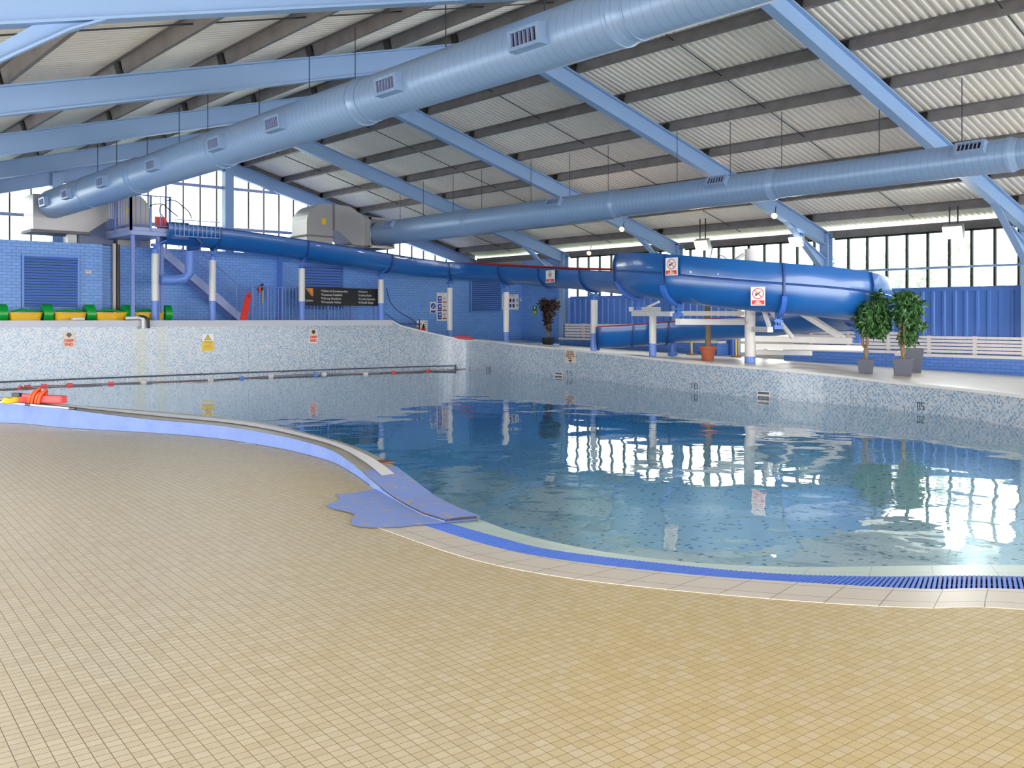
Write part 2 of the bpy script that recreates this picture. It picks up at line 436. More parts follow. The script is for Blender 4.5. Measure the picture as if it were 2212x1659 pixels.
struct(strip('trim_2', EM, EW, M['mint'], .0, -.016))
# grating: dark channel plus individual bars as one grate
g0 = thing('gutter_grating', 'blue slotted plastic grating curving along the shallow pool edge', 'drain grating', (EG[20].x, EG[20].y, 0))
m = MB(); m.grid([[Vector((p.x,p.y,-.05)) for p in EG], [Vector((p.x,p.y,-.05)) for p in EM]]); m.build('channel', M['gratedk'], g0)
def dense(P, n):
    L = [0]
    for a, b in zip(P, P[1:]): L.append(L[-1]+(b-a).length)
    out = []; j = 0
    for i in range(n):
        s = L[-1]*i/(n-1)
        while j < len(L)-2 and L[j+1] < s: j += 1
        out.append(P[j].lerp(P[j+1], (s-L[j])/max(1e-9, L[j+1]-L[j])))
    return out
nb = 270; A, B = dense(EG, nb), dense(EM, nb); m = MB()
for i in range(nb-1):
    p, q = A[i], B[i]; d = (A[i+1]-A[i])*.30
    m.obox(((p+q)/2)+Vector((0,0,-.008)), (q-p)/2, d*1.0, (0,0,.012))
for k in (.06,.5,.94):
    m.tube([A[i].lerp(B[i], k)+Vector((0,0,-.022)) for i in range(0, nb, 3)], .009, 4)
m.build('grating_bars', M['grate'], g0)
# solid blue painted start of the grating
# ---------------------------------------------------------------- raised kerb on the left
m = MB(); rows_o = [Vector((p.x,p.y,-.1)) for p in KO]; rows_t = [Vector((p.x,p.y,h)) for p, h in zip(KO, KIh)]
m.grid([rows_o, rows_t]); k1 = struct(m.build('trim_3', M['kerb'])); 
u = [0]
for a, b in zip(KO, KO[1:]): u.append(u[-1]+(b-a).length)
def kerbrow(t): return [Vector((a.x+(b.x-a.x)*t, a.y+(b.y-a.y)*t, h+.004)) for a, b, h in zip(KO, KI, KIh)]
m = MB(); R = [kerbrow(0), kerbrow(1), [Vector((p.x,p.y,-1.4)) for p in KI]]
m.grid(R); uv = [(u[i], vv) for vv in (0,.5,1.2) for i in range(NK)]
struct(m.build('trim_4', M['kerbtop'], uv=uv))
m = MB(); ii = [i for i in range(NK) if proj(KO[i])[0] < 812]; m.tube([Vector((KO[i].x,KO[i].y,.0)) for i in ii], .010, 5); struct(m.build('trim_8', M['pot']))
# white anti-slip strip and worn blue paint on the kerb top
def kerbstrip(i0, i1, t0, t1, dz):
    a = [p+Vector((0,0,dz)) for p in kerbrow(t0)][i0:i1]; b = [p+Vector((0,0,dz)) for p in kerbrow(t1)][i0:i1]
    m = MB(); m.grid([a, b]); return m
IW = max(i for i in range(NK) if proj(KO[i].lerp(KI[i],.5))[0] < 868)
tag(kerbstrip(0, IW, .34, .70, .014).build('floor_strip', M['whitestrip']), 'white painted strip running along the top of the raised pool kerb', 'floor marking')
m = kerbstrip(IW-2, NK, 0, 1, .010)
# patch on floor: blobby outline
blob = [(762,1134),(790,1139),(850,1139),(905,1134),(960,1130),(1040,1118),(985,1098),(930,1070),(880,1058),(830,1055),(800,1058),(760,1065),(727,1066),(733,1078),(708,1091),(720,1099),(765,1110),(760,1122)]
bp = [onz(a, b, .011) for a, b in blob]
bp = [Vector((p.x,p.y,.011)) for p in catmull(bp+[bp[0]], 5)][:-1]
m.add(bp, [tuple(range(len(bp)))])
tag(m.build('paint_patch', M['patch']), 'worn light blue paint patch on the beige floor where the kerb ends', 'paint patch')
# small red and brown marker tiles on the kerb
kk = min(range(NK), key=lambda i: abs(proj(KI[i])[0]-836)); d = (KI[kk]-KI[kk-1]); d.z = 0; d.normalize(); c = KO[kk].lerp(KI[kk], .86); c.z = KIh[kk]+.008; m = MB()
m.obox(c, d*.10, Vector((d.y,-d.x,0))*.085, (0,0,.004)); tag(m.build('marker_tile', M['brown']), 'small brown marker tile at the inner lip of the pool kerb', 'tile')
# ---------------------------------------------------------------- pool shell and water
WP = [WALL[0]-Vector((3,0))]+WALL
arc = [0]
for a, b in zip(WP, WP[1:]): arc.append(arc[-1]+(b-a).length)
def wall_at_px(px):
    best = None
    for i in range(len(WP)-1):
        for k in range(10):
            p = WP[i].lerp(WP[i+1], k/10); q = proj((p.x,p.y,0))
            if q[2] > 1:
                e = abs(q[0]-px)
                if best is None or e < best[0]: best = (e, p, arc[i]+(arc[i+1]-arc[i])*k/10, (WP[i+1]-WP[i]).normalized())
    return best[1:]
st = [(wall_at_px(303)[1], .16, .95), (wall_at_px(352)[1], .13, .75)]
M['mosaicwall'] = mosaic('mosaic_pool_wall', True, WALLRAMP, st)
M['mosaicfloor'] = mosaic('mosaic_pool_floor', False, [(0,(.78,.90,.97)),(.45,(.84,.94,.99)),(.82,(.66,.84,.95)),(.955,(.12,.26,.34))], size=.04)
m = MB(); rows = []; uvs = []
for zz in ('top', .0, -2.4):
    rows.append([Vector((p.x,p.y, wall_top(p)-.02 if zz == 'top' else zz)) for p in WP])
    uvs += [(arc[i], rows[-1][i].z) for i in range(len(WP))]
m.grid(rows); struct(m.build('wall_pool', M['mosaicwall'], uv=uvs))
def side(i, w):   # outward offset of the wall line
    a = WP[max(0,i-1)]; b = WP[min(len(WP)-1,i+1)]; d = (b-a).normalized(); return WP[i]+Vector((-d.y, d.x))*w
# copings: thick pale coping at the deep end, thin one along the right
iE = max(i for i, p in enumerate(WP) if p.x < 16.9 and p.y > 20)
def coping(i0, i1, w0, w1, zt, th):
    m = MB(); idx = range(i0, i1+1)
    a = [side(i, -w0) for i in idx]; b = [side(i, w1) for i in idx]
    zs = [zt(WP[i]) for i in idx]
    m.grid([[Vector((p.x,p.y,z-th)) for p, z in zip(a, zs)], [Vector((p.x,p.y,z)) for p, z in zip(a, zs)], [Vector((p.x,p.y,z)) for p, z in zip(b, zs)], [Vector((p.x,p.y,z-th)) for p, z in zip(b, zs)]], closed=False)
    n = i1-i0+1
    m.f += [(0,n,2*n,3*n),(n-1,4*n-1,3*n-1,2*n-1)]; m.mi += [0,0]
    return m
struct(coping(0, iE, .05, .33, lambda p: 1.60, .17).build('trim_5', plain('lilac_grey_coping_paint', (.56,.56,.63), .5, var=.03)))
m = coping(iE, len(WP)-1, .03, .28, wall_top, .05); struct(m.build('trim_6', M['offwhite']))
# pool floor: slopes from the shallow beach to the deep end
poly = [(p.x,p.y) for p in EW[::-1]]
ringI = [Vector((p.x,p.y)) for p in KI[:-1]]+[Vector((p.x,p.y)) for p in EW]     # near boundary from far-left to right
ringW = [WP[0].lerp(WP[0], 0)]+list(WP)
def resam2(P, n):
    L = [0]
    for a, b in zip(P, P[1:]): L.append(L[-1]+(b-a).length)
    out = []; j = 0
    for i in range(n):
        s = L[-1]*i/(n-1)
        while j < len(L)-2 and L[j+1] < s: j += 1
        out.append(P[j].lerp(P[j+1], (s-L[j])/max(1e-9, L[j+1]-L[j])))
    return out
nr = 120; RI, RW = resam2(ringI, nr), resam2(list(WP), nr)
def depth(x, y):
    t = max(0, min(1, (y-1.5)/21.)); return -(.06+1.30*t**1.0)
rows = []
for k in range(25):
    t = k/24; rows.append([Vector(((a.lerp(b, t)).x, (a.lerp(b, t)).y, 0)) for a, b in zip(RI, RW)])
for k, r in enumerate(rows):
    for i, p in enumerate(r): p.z = depth(p.x, p.y)-.05+(.0 if k else .0)
rim = [Vector((a.x, a.y, -.032)) for a in RI]
m = MB(); m.grid([rim]+rows); struct(m.build('floor', M['mosaicfloor'], smooth=False))
# water body
n = NT('pool_water'); nt = n
gl = nt.new('ShaderNodeBsdfGlossy'); gl.inputs['Roughness'].default_value = .0; gl.inputs['Color'].default_value = (1,1,1,1)
tr = nt.new('ShaderNodeBsdfTransparent'); tr.inputs['Color'].default_value = (.93,.985,1,1)
p = nt.pos(); mp = nt.mapping(p, rot=(0,0,.3), scale=(1,1,1))
h1 = nt.noise(.55, mp, 2, .45); h2 = nt.noise(2.6, mp, 2, .5)
hh = nt.math('ADD', nt.math('MULTIPLY', h1, 1.0), nt.math('MULTIPLY', h2, .10))
bp_ = nt.new('ShaderNodeBump'); bp_.inputs['Strength'].default_value = .5; bp_.inputs['Distance'].default_value = .045; nt.lk(hh, bp_.inputs['Height'])
nt.lk(bp_.outputs[0], gl.inputs['Normal'])
geo = nt.new('ShaderNodeNewGeometry'); dt = nt.new('ShaderNodeVectorMath'); dt.operation = 'DOT_PRODUCT'
nt.lk(geo.outputs['Incoming'], dt.inputs[0]); nt.lk(bp_.outputs[0], dt.inputs[1])
cs = nt.math('MINIMUM', nt.math('ABSOLUTE', dt.outputs['Value']), 1.)
fsch = nt.math('ADD', nt.math('MULTIPLY', nt.math('POWER', nt.math('SUBTRACT', 1., cs), 5.), .95), .025)
mx = nt.new('ShaderNodeMixShader'); nt.lk(fsch, mx.inputs[0]); nt.lk(tr.outputs[0], mx.inputs[1]); nt.lk(gl.outputs[0], mx.inputs[2])
nt.lk(mx.outputs[0], nt.out.inputs['Surface'])
va = nt.new('ShaderNodeVolumeAbsorption'); va.inputs['Color'].default_value = (.0,.74,.97,1); va.inputs['Density'].default_value = .13
nt.lk(va.outputs[0], nt.out.inputs['Volume'])
M['water'] = n.m
m = MB(); wout = [side(i, .12) for i in range(len(WP))]
top = []
for i, p in enumerate(ringI):
    a = ringI[max(0,i-1)]; b = ringI[min(len(ringI)-1,i+1)]; d = (b-a).normalized(); top.append(Vector((p.x+d.y*.10, p.y-d.x*.10, -.022)))
if (top[30].xy-Vector((0,0))).length > ringI[30].length: top = [Vector((2*p.x-q.x, 2*p.y-q.y, -.022)) for p, q in zip(ringI, top)]
top = top+[Vector((p.x,p.y,-.022)) for p in reversed(wout)]
# keep the water edge slightly inside the solid rim
nT = len(top); bot = [Vector((p.x,p.y,-2.2)) for p in top]
m.add(top+bot, [tuple(range(nT)), tuple(range(2*nT-1, nT-1, -1))]+[(i, i+nT, (i+1)%nT+nT, (i+1)%nT) for i in range(nT)])
tag(m.build('pool_water', M['water']), 'clear blue rippled water filling the swimming pool', 'water', kind='stuff')
# ---------------------------------------------------------------- decks beyond the pool
m = MB(); ys = [WP[i].y for i in range(iE+4, len(WP))]
rows = []
idx = [i for i in range(len(WP)) if WP[i].y < 24.4 and i > iE]
base = [side(i, .22) for i in idx]
for k in range(8):
    t = k/7; r = []
    for b_ in base:
        x = b_.x+(24.45-b_.x)*t; r.append(Vector((x, b_.y, deckz(x, b_.y))))
    rows.append(r)
m.grid(rows)
m.grid([[Vector((x, base[0].y, deckz(x, base[0].y))) for x in (base[0].x, 20.5, 22, 24.45)], [Vector((x, 27.5, .80)) for x in (17.2, 20.5, 22, 24.45)]])
struct(m.build('floor', M['deck']))['label'] = 'pale cream deck between the pool and the right wall'
m = MB(); m.grid([[Vector((side(i,.3).x, side(i,.3).y, 1.40)) for i in range(0, iE+1)], [Vector((side(i,.3).x, 28.6, 1.40)) for i in range(0, iE+1)]])
m.add([(17.15,25.2,1.40),(17.15,27.6,1.40),(17.15,27.6,.6),(17.15,25.2,.6)], [(0,1,2,3)])
for k in range(4): m.box(17.15+.28*k, 17.15+.28*(k+1), 25.35, 27.08, .5, 1.40-.13*(k+1))
struct(m.build('floor', M['deck']))
# ---------------------------------------------------------------- back walls of painted brick
YB = 27.1; ZB = 3.74; XA = 8.41; XC = 13.96; YR = 27.45
m = MB(); m.box(-6, XA, YB, 29.8, 1.2, ZB); o = struct(m.build('wall_back', M['brick']))
m = MB(); m.box(XA, XC, YR, 29.8, 1.2, ZB); struct(m.build('wall_back', M['brick']))
m = MB(); m.box(XC, TW, YB, 29.8, .5, ZB); struct(m.build('wall_back', M['brick']))
m = MB(); m.box(XC-.02, XC+.0, YB-.01, YR, 1.2, ZB); struct(m.build('trim_7', M['louvre']))
# right hand building wall
def wall_right():
    m = MB(); m.box(TW, TW+.25, FR[3]+.2, YB, .3, 3.95); struct(m.build('wall_right', M['bricky']))
    m = MB(); m.box(TW, TW+.25, YB, 30, 3.7, 4.1); struct(m.build('wall_right', M['greyclad']))
    # profiled cladding below the windows
    for a, b in ((-2.5, 15.05), (16.95, FR[3]+.2)):
        m = MB(); y = a; P = []
        while y < b:
            for dy, dx in ((0,0),(.17,0),(.195,-.035),(.255,-.035),(.28,0)):
                if y+dy < b: P.append((y+dy, TW+dx))
            y += .28
        P.append((b, TW))
        m.grid([[Vector((x, yy, 0.2)) for yy, x in P], [Vector((x, yy, 2.43)) for yy, x in P]])
        m.grid([[Vector((TW+.12, a, 2.43)), Vector((TW+.12, b, 2.43))], [Vector((TW-.05, a, 2.43)), Vector((TW-.05, b, 2.43))], [Vector((TW-.05, a, 2.36)), Vector((TW-.05, b, 2.36))]])
        struct(m.build('wall_right', M['clad']))
    m = MB(); m.box(TW, TW+.12, 15.05, 16.95, 2.30, 2.43); struct(m.build('wall_right', M['clad']))
wall_right()
n = NT('milky_window_glass')
tl = n.new('ShaderNodeBsdfTranslucent'); tl.inputs['Color'].default_value = (.45,.50,.42,1)
tp = n.new('ShaderNodeBsdfTransparent'); tp.inputs['Color'].default_value = (.97,.98,.97,1)
gg = n.new('ShaderNodeBsdfGlossy'); gg.inputs['Roughness'].default_value = .05
f = n.noise(2.2, n.mapping(n.pos(), scale=(1,1,.35)), 4); f2 = n.ramp(f, [(.3,(.2,)*3),(.7,(.55,)*3)])
m1 = n.new('ShaderNodeMixShader'); n.lk(f2, m1.inputs[0]); n.lk(tp.outputs[0], m1.inputs[1]); n.lk(tl.outputs[0], m1.inputs[2])
fz2 = n.new('ShaderNodeFresnel'); fz2.inputs[0].default_value = 1.3
m2 = n.new('ShaderNodeMixShader'); n.lk(fz2.outputs[0], m2.inputs[0]); n.lk(m1.outputs[0], m2.inputs[1]); n.lk(gg.outputs[0], m2.inputs[2])
n.lk(m2.outputs[0], n.out.inputs['Surface']); M['glass'] = n.m
WN = 0
def windows_right(y0, y1, first):
    global WN; WN += 1
    o = bpy.data.objects.new('window_%d' % WN, None); COL.objects.link(o); o.location = (TW, (y0+y1)/2, 2.43); struct(o)
    m = MB(); m.box(TW+.055, TW+.065, y0, y1, 2.43, 3.98); m.build('pane', M['glass'], o)
    y = first
    while y < y1-.1:
        if y > y0+.05:
            mm = MB(); mm.box(TW+.0, TW+.09, y-.028, y+.028, 2.43, 3.98); mm.build('mullion', M['dark'], o)
        y += .562
    mm = MB(); mm.box(TW-.01, TW+.09, y0, y1, 2.41, 2.47); mm.build('sill', M['clad'], o)
    mm = MB(); mm.box(TW+.0, TW+.09, y0, y1, 3.90, 3.99); mm.build('head', M['dark'], o)
    return o
windows_right(FR[0]-S+.16, FR[0]-.16, FR[0]-S+.5)
windows_right(FR[0]+.16, FR[1]-.16, 8.79)
windows_right(FR[1]+.16, FR[2]-.16, 14.35)
windows_right(FR[2]+.16, FR[3]-.16, 19.55)
# glazed doors low in the right wall
o = bpy.data.objects.new('door_1', None); COL.objects.link(o); o.location = (TW, 16, .4); struct(o)
m = MB(); m.box(TW+.04, TW+.05, 15.05, 16.95, .4, 2.3); m.build('pane', M['glass'], o)
for y in (15.08, 15.98, 16.02, 16.92):
    m = MB(); m.box(TW-.01, TW+.07, y-.05, y+.05, .38, 2.33); m.build('stile', M['white'], o)
for z0, z1 in ((.38,.60),(.86,.95),(1.20,1.30),(2.22,2.33)):
    m = MB(); m.box(TW-.012, TW+.072, 15.05, 16.95, z0, z1); m.build('rail', M['white'], o)
# gable window wall at the far end
YG = FR[4]+.18
WN += 1
gw = bpy.data.objects.new('window_%d' % WN, None); COL.objects.link(gw); gw.location = (TR, YG, ZB); struct(gw)
m = MB(); m.prism([(-4,YG,ZB-.1),(TW,YG,ZB-.1),(TW,YG,roofz(TW)),(TR,YG,ZR),(-4,YG,roofz(-4))], (0,.01,0)); m.build('pane', M['glass'], gw)
x = 6.72-.575*17
while x < TW:
    m = MB(); m.box(x-.02, x+.02, YG-.05, YG+.03, ZB, roofz(x)); m.build('mullion', M['dark'], gw); x += .575
m = MB()
for a_, b_ in ((-5, TR), (TR, TW)): m.prism([(a_,YG-.06,roofz(a_)-.02),(b_,YG-.06,roofz(b_)-.02),(b_,YG-.06,roofz(b_)+.23),(a_,YG-.06,roofz(a_)+.23)], (0,.05,0))
m.build('verge_closer', M['purlin'], gw)
for z in (4.72, 6.1):
    w = (ZR-z)/MS; m = MB(); m.box(max(-4,TR-w), min(TW,TR+w), YG-.09, YG-.03, z-.05, z+.05); m.build('transom', M['plat'], gw)
for x in (2.5, 7.95, 13.35, 18.85):
    m = MB(); m.box(x-.15, x+.15, YG-.38, YG-.08, ZB+.005, roofz(x)-.1)
    tag(m.build('gable_post', M['steelblue']), {2.5:'pale blue steel post in the gable windows beyond the left edge', 7.95:'pale blue steel post in the gable windows beside the big air duct', 13.35:'pale blue steel post in the middle of the gable windows', 18.85:'pale blue steel post low behind the right duct elbow'}[x], 'post')
m = MB(); m.box(TW-.2, TW+.3, FR[4], 31, .2, 3.9); struct(m.build('wall_right', M['greyclad']))
# ---------------------------------------------------------------- portal frames
names = ['nearest', 'second', 'third', 'fourth', 'farthest']
FL = ['pale blue portal frame crossing the top right corner, nearest of the five', 'pale blue portal frame whose column stands behind the big slide curve, second nearest',
      'pale blue portal frame in the middle of the row, third of five', 'pale blue portal frame ending at the far corner pilaster, fourth of five', 'pale blue gable frame against the far end windows']
def frame(i):
    y = FR[i]; t = thing('portal_frame', FL[i], 'steel frame', (TW-.1, y, .25), 'steel portal frames of the roof')
    th = .40 if i < 4 else .42; w = .19
    for sgn, xe in ((1, TW-.05), (-1, -6.)):
        m = MB(); m.ibeam((TR, y, ZR), (xe, y, roofz(xe)), w, th, .025, .012, up=(0,0,1)); m.build('rafter', M['steelblue'], t)
    m = MB(); x0 = TW-.28
    if i < 4: zb = deckz(TW-.3, y)-.05
    else: zb = 1.2
    m.box(TW-.30, TW-.275, y-.13, y+.13, zb, roofz(TW)+.02); m.box(TW-.06, TW-.035, y-.13, y+.13, zb, roofz(TW)+.02); m.box(TW-.275, TW-.06, y-.008, y+.008, zb, roofz(TW)+.02)
    m.box(TW-.30, TW-.035, y-.13, y+.13, roofz(TW)+.0, roofz(TW)+.02)
    m.build('column', M['steelblue'], t)
    if i < 4:
        for mir in (0, 1):
            X = (lambda v: 2*TR-v) if mir else (lambda v: v)
            xa, xc, zl, zu = TW-2.30, TW-.30, 2.96, 3.34
            rb = lambda x: roofz(x)-.405
            E1, E2, L1, L2 = (xa, rb(xa)), (xa+.55, rb(xa+.55)), (xc, zl), (xc, zu)
            Q = (xa+.30, rb(xa+.30)-.075)
            m = MB(); m.prism([(X(a), y-.008, b) for a, b in (E1, Q, L1, L2, (xa+.95, rb(xa+.95)-.22), E2)], (0,.016,0))
            def fl_(p, q):
                m.beam((X(p[0]), y, p[1]), (X(q[0]), y, q[1]), .17, .022)
            fl_(E1, Q); fl_(Q, L1); fl_((xa+.95, rb(xa+.95)-.22), L2)
            m.build('knee_brace', M['steelblue'], t)
        m = MB(); m.obox((TW-.30, y+.12, roofz(TW)-.5), (.012,0,0), (0,.01,0), (0,0,.22)); m.build('cleat', M['clad'], t)
for i in range(5): frame(i)
# purlins
PX = [TR+.35+1.545*k for k in range(8)]
PX = [12.62,13.89,15.41,16.96,18.51,20.07,21.63,23.25]
ordn = ['first','second','third','fourth','fifth','sixth','seventh','eighth','ninth']
def purlin(x, label):
    t = thing('roof_purlin', label, 'purlin', (x, -1, roofz(x)), 'dark steel purlins carrying the roof')
    up = Vector((MS if x > TR else -MS, 0, 1)).normalized(); al = Vector((up.z, 0, -up.x))
    c = Vector((x, 0, roofz(x)))
    ya, yb = -14., YG-.1
    m = MB(); hh = .20
    mid = Vector((x, (ya+yb)/2, roofz(x)))
    m.obox(mid+up*hh/2, (0,(yb-ya)/2,0), al*.004, up*hh/2)
    m.obox(mid+up*.004+al*.035, (0,(yb-ya)/2,0), al*.037, up*.004)
    m.obox(mid+up*(hh-.004)-al*.035, (0,(yb-ya)/2,0), al*.037, up*.004)
    m.build('section', M['purlin'], t)
    for fy in FR:
        m = MB(); m.obox(Vector((x, fy, roofz(x)))+up*.09-al*.03, (0,.09,0), al*.012, up*.09); m.build('cleat', M['black'], t)
for k, x in enumerate(PX): purlin(x, 'dark steel purlin on the right roof slope, %s down from the ridge' % ordn[k])
for k, x in enumerate([TR*2-x for x in PX]): purlin(x, 'dark steel purlin on the left roof slope, %s down from the ridge' % ordn[k])
# eaves beam over the right hand windows
m = MB(); m.box(TW-.02, TW+.05, -14, FR[4], 3.95, 4.16); m.box(TW-.10, TW+.05, -14, FR[4], 3.95, 3.965)
tag(m.build('eaves_beam', M['purlin']), 'long dark steel eaves beam along the top of the right wall windows', 'beam')
# sag rods at mid bay
for i in range(-1, 4):
    y = FR[0]+S*(i+.5)
    for sg, sd in ((1,'right'),(-1,'left')):
        m = MB(); xe = TR+sg*11.5
        m.cyl((TR+sg*.2, y, roofz(TR+.2)+.10), (xe, y, roofz(xe)+.10), .011, n=6)
        tag(m.build('sag_rod', M['wire']), 'thin dark tie rod down the %s roof slope, mid bay, %s from the camera end' % (sd, ordn[i+1]), 'rod', 'tie rods between purlins')
# corrugated roof sheets
def sheet(sg):
    m = MB(); up = Vector((sg*MS, 0, 1)).normalized()
    y = -14.; P = []; pt = .15
    while y < YG+.4:
        P += [(y,0),(y+.05,0),(y+.07,.032),(y+.13,.032)]; y += pt
    xs = [TR, TR+sg*3, TR+sg*6, TR+sg*9, TR+sg*12.4 if sg > 0 else TR-18.6]
    m.grid([[Vector((x, yy, roofz(x)+.208))+up*h for yy, h in P] for x in xs])
    return struct(m.build('ceiling', M['roof'], recalc=False))
sheet(1); sheet(-1)
# ---------------------------------------------------------------- round ducts
def duct(name, label, x, z, secs, vents, vlab, rods, sgn):
    t = thing(name, label, 'air duct', (x, secs[-1][1], z))
    for k, (ya, yb, r) in enumerate(secs):
        m = MB(); n = 40
        zz = z+(secs[0][2]-r)*0.55*0
        m.grid([[Vector((x+r*math.cos(2*PI*i/n), y, z+r*math.sin(2*PI*i/n))) for i in range(n)] for y in (ya, yb)], closed=True)
        if k+1 < len(secs):
            r2 = secs[k+1][2]
            m.grid([[Vector((x+rr*math.cos(2*PI*i/n), y, z+rr*math.sin(2*PI*i/n))) for i in range(n)] for y, rr in ((ya, r), (ya-.12, r2))], closed=True)
        m.build('duct_section', M['duct'], t, smooth=True)
        L = yb-ya; q = max(1, int(L/3.2))
        for j in range(q+1):
            yy = ya+.05+(L-.1)*j/q; m = MB(); m.grid([[Vector((x+rr*math.cos(2*PI*i/n), y, z+rr*math.sin(2*PI*i/n))) for i in range(n)] for y, rr in ((yy-.035, r),(yy-.035, r+.008),(yy+.035, r+.008),(yy+.035, r))], closed=True)
            m.build('seam_band', M['duct'], t, smooth=True)
    def rad(y):
        for ya, yb, r in secs:
            if ya <= y <= yb: return r
        return secs[-1][2]
    for y in vents:
        r = rad(y); ang = math.radians(186 if x < 10 else 152)
        nv = Vector((math.cos(ang), 0, math.sin(ang))); tg = Vector((-math.sin(ang), 0, math.cos(ang)))
        if tg.z < 0: tg = -tg
        c = Vector((x, y, z))+nv*(r+.0)
        hl, hh, pr = .26, .115, .10
        b = thing.__wrapped__ if False else None
        m = MB()   # splayed box collar
        Y = Vector((0,1,0))
        f = [c+nv*pr+Y*a*hl+tg*b_*hh for a, b_ in ((-1,-1),(1,-1),(1,1),(-1,1))]
        bk = [c-nv*.05+Y*a*(hl+.02)+tg*b_*(hh+.02) for a, b_ in ((-1,-1),(1,-1),(1,1),(-1,1))]
        fi = [c+nv*pr+Y*a*(hl-.045)+tg*b_*(hh-.04) for a, b_ in ((-1,-1),(1,-1),(1,1),(-1,1))]
        fb = [c+nv*(pr-.05)+Y*a*(hl-.045)+tg*b_*(hh-.04) for a, b_ in ((-1,-1),(1,-1),(1,1),(-1,1))]
        m.grid([bk, f, fi, fb], closed=True); v = m.build('vent_box', M['duct'], t)
        m = MB(); m.add([p+nv*.003 for p in fb], [(0,1,2,3)]); m.build('vent_opening', M['black'], v)
        m = MB()
        for k in range(7):
            yy = -hl+.05+(2*hl-.10)*k/6; m.obox(c+nv*(pr-.02)+Y*yy, nv*.02, Y*.004, tg*(hh-.045))
        m.build('vent_louvres', M['plat'], v)
    for y in rods:
        r = rad(y); m = MB(); m.cyl((x, y, z+r-.01), (x, y, roofz(x)+.05), .008, n=6); m.build('hanger_rod', M['wire'], t)
    return t
duct('round_duct', 'big pale blue spiral duct sweeping under the ridge from top centre to far left', 7.3, 4.85,
     [(20.9,27.75,.40),(16.5,20.78,.37),(11.6,16.38,.345),(6.5,11.48,.325),(-1.5,6.38,.30)],
     [27.02,24.94,22.17,19.04,16.0,13.72,10.45,7.66], 'a', [23.9,22.5,20.5,18.68,17.25,15.05,13.27,11.88,9.64,7.75,5.5], 1)
duct('round_duct', 'pale blue spiral duct running along the right half above the slide', 17.2, 4.52,
     [(21.5,26.4,.40),(15.6,21.38,.37),(11.1,15.48,.335),(6.3,10.98,.30),(-1.5,6.18,.26)],
     [25.29,17.54,12.35,6.92], 'b', [25.2,23.9,22.34,20.96,18.81,17.29,15.91,13.71,12.22,10.91,8.75,7.18,5.], 1)
# grey rectangular elbows behind the ducts
def elbow(label, x0, sg, yf, loc):
    t = thing('duct_elbow', label, 'air duct', loc)
    P = []; X = lambda a: x0+sg*a
    P += [(X(0),4.12),(X(1.45),4.12),(X(2.05),4.55),(X(2.25),4.55),(X(2.25),ZB+.02),(X(3.2),ZB+.02),(X(3.2),4.75)]
    for k in range(9):
        a = k/8*PI/2; P.append((X(2.5+.7*math.cos(a)), 4.75+.65*math.sin(a)))
    P += [(X(1.6),5.40),(X(1.05),5.10),(X(0),5.10)]
    m = MB(); m.prism([(px_, yf, pz) for px_, pz in P], (0,1.0,0)); b = m.build('elbow_casing', M['galv'], t)
    m = MB(); m.box(min(X(2.18),X(2.25)), max(X(2.18),X(2.25)), yf-.03, yf+1.03, 4.55, 5.42); m.build('joint_angle', M['purlin'], t)
    m = MB(); m.box(min(X(2.2),X(3.25)), max(X(2.2),X(3.25)), yf-.03, yf+1.03, 4.30, 4.36); m.build('joint_angle', M['purlin'], t)
    m = MB(); a, b2 = sorted((X(-.06), X(1.5))); m.box(a, b2, yf-.04, yf+1.04, 4.04, 4.12); m.build('support_channel', M['purlin'], t)
    m = MB(); a, b2 = sorted((X(2.5), X(2.66))); m.box(a, b2, yf-.008, yf, 4.72, 4.92); s_ = m.build('warning_label', M['signyellow'], t); s_['label'] = 'small yellow warning label'
elbow('grey steel duct box and arched elbow at the left duct end, behind the platform', 6.78, 1, 27.75, (9.5,28.2,ZB))
elbow('grey steel arched duct elbow rising above the slide at the right duct end', 17.75, -1, 26.62, (15.1,27.1,ZB))
m = MB(); m.box(16.72, 16.78, 26.3, 26.66, 4.05, 5.05); m.box(16.72,17.72,26.3,26.36,4.03,4.10); m.box(17.66,17.72,26.3,26.66,4.05,5.05); m.box(16.72,17.72,26.3,26.36,4.98,5.05)
tag(m.build('flange_frame', M['silver']), 'square steel flange frame where the right duct meets its elbow', 'flange')
# blue grey tank on the plant room roof
t = thing('tank', 'large rounded blue grey steel tank on the plant room roof, far left', 'tank', (9.2,28.6,ZB))
m = MB(); m.prism([(7.98,27.9,ZB+.01),(7.98,27.9,4.5),(8.1,27.9,4.6),(9.0,27.9,4.6),(9.0,27.9,ZB+.01)], (0,1.5,0)); m.build('tank_body', plain('tank_paint', (.13,.17,.30), .35, var=.2, scale=.8), t, bevel=.05)
m = MB(); m.box(7.72,7.95,27.9,28.1,ZB,4.55); m.build('tank_edge', M['pinkfoam'] if False else M['white'], t)
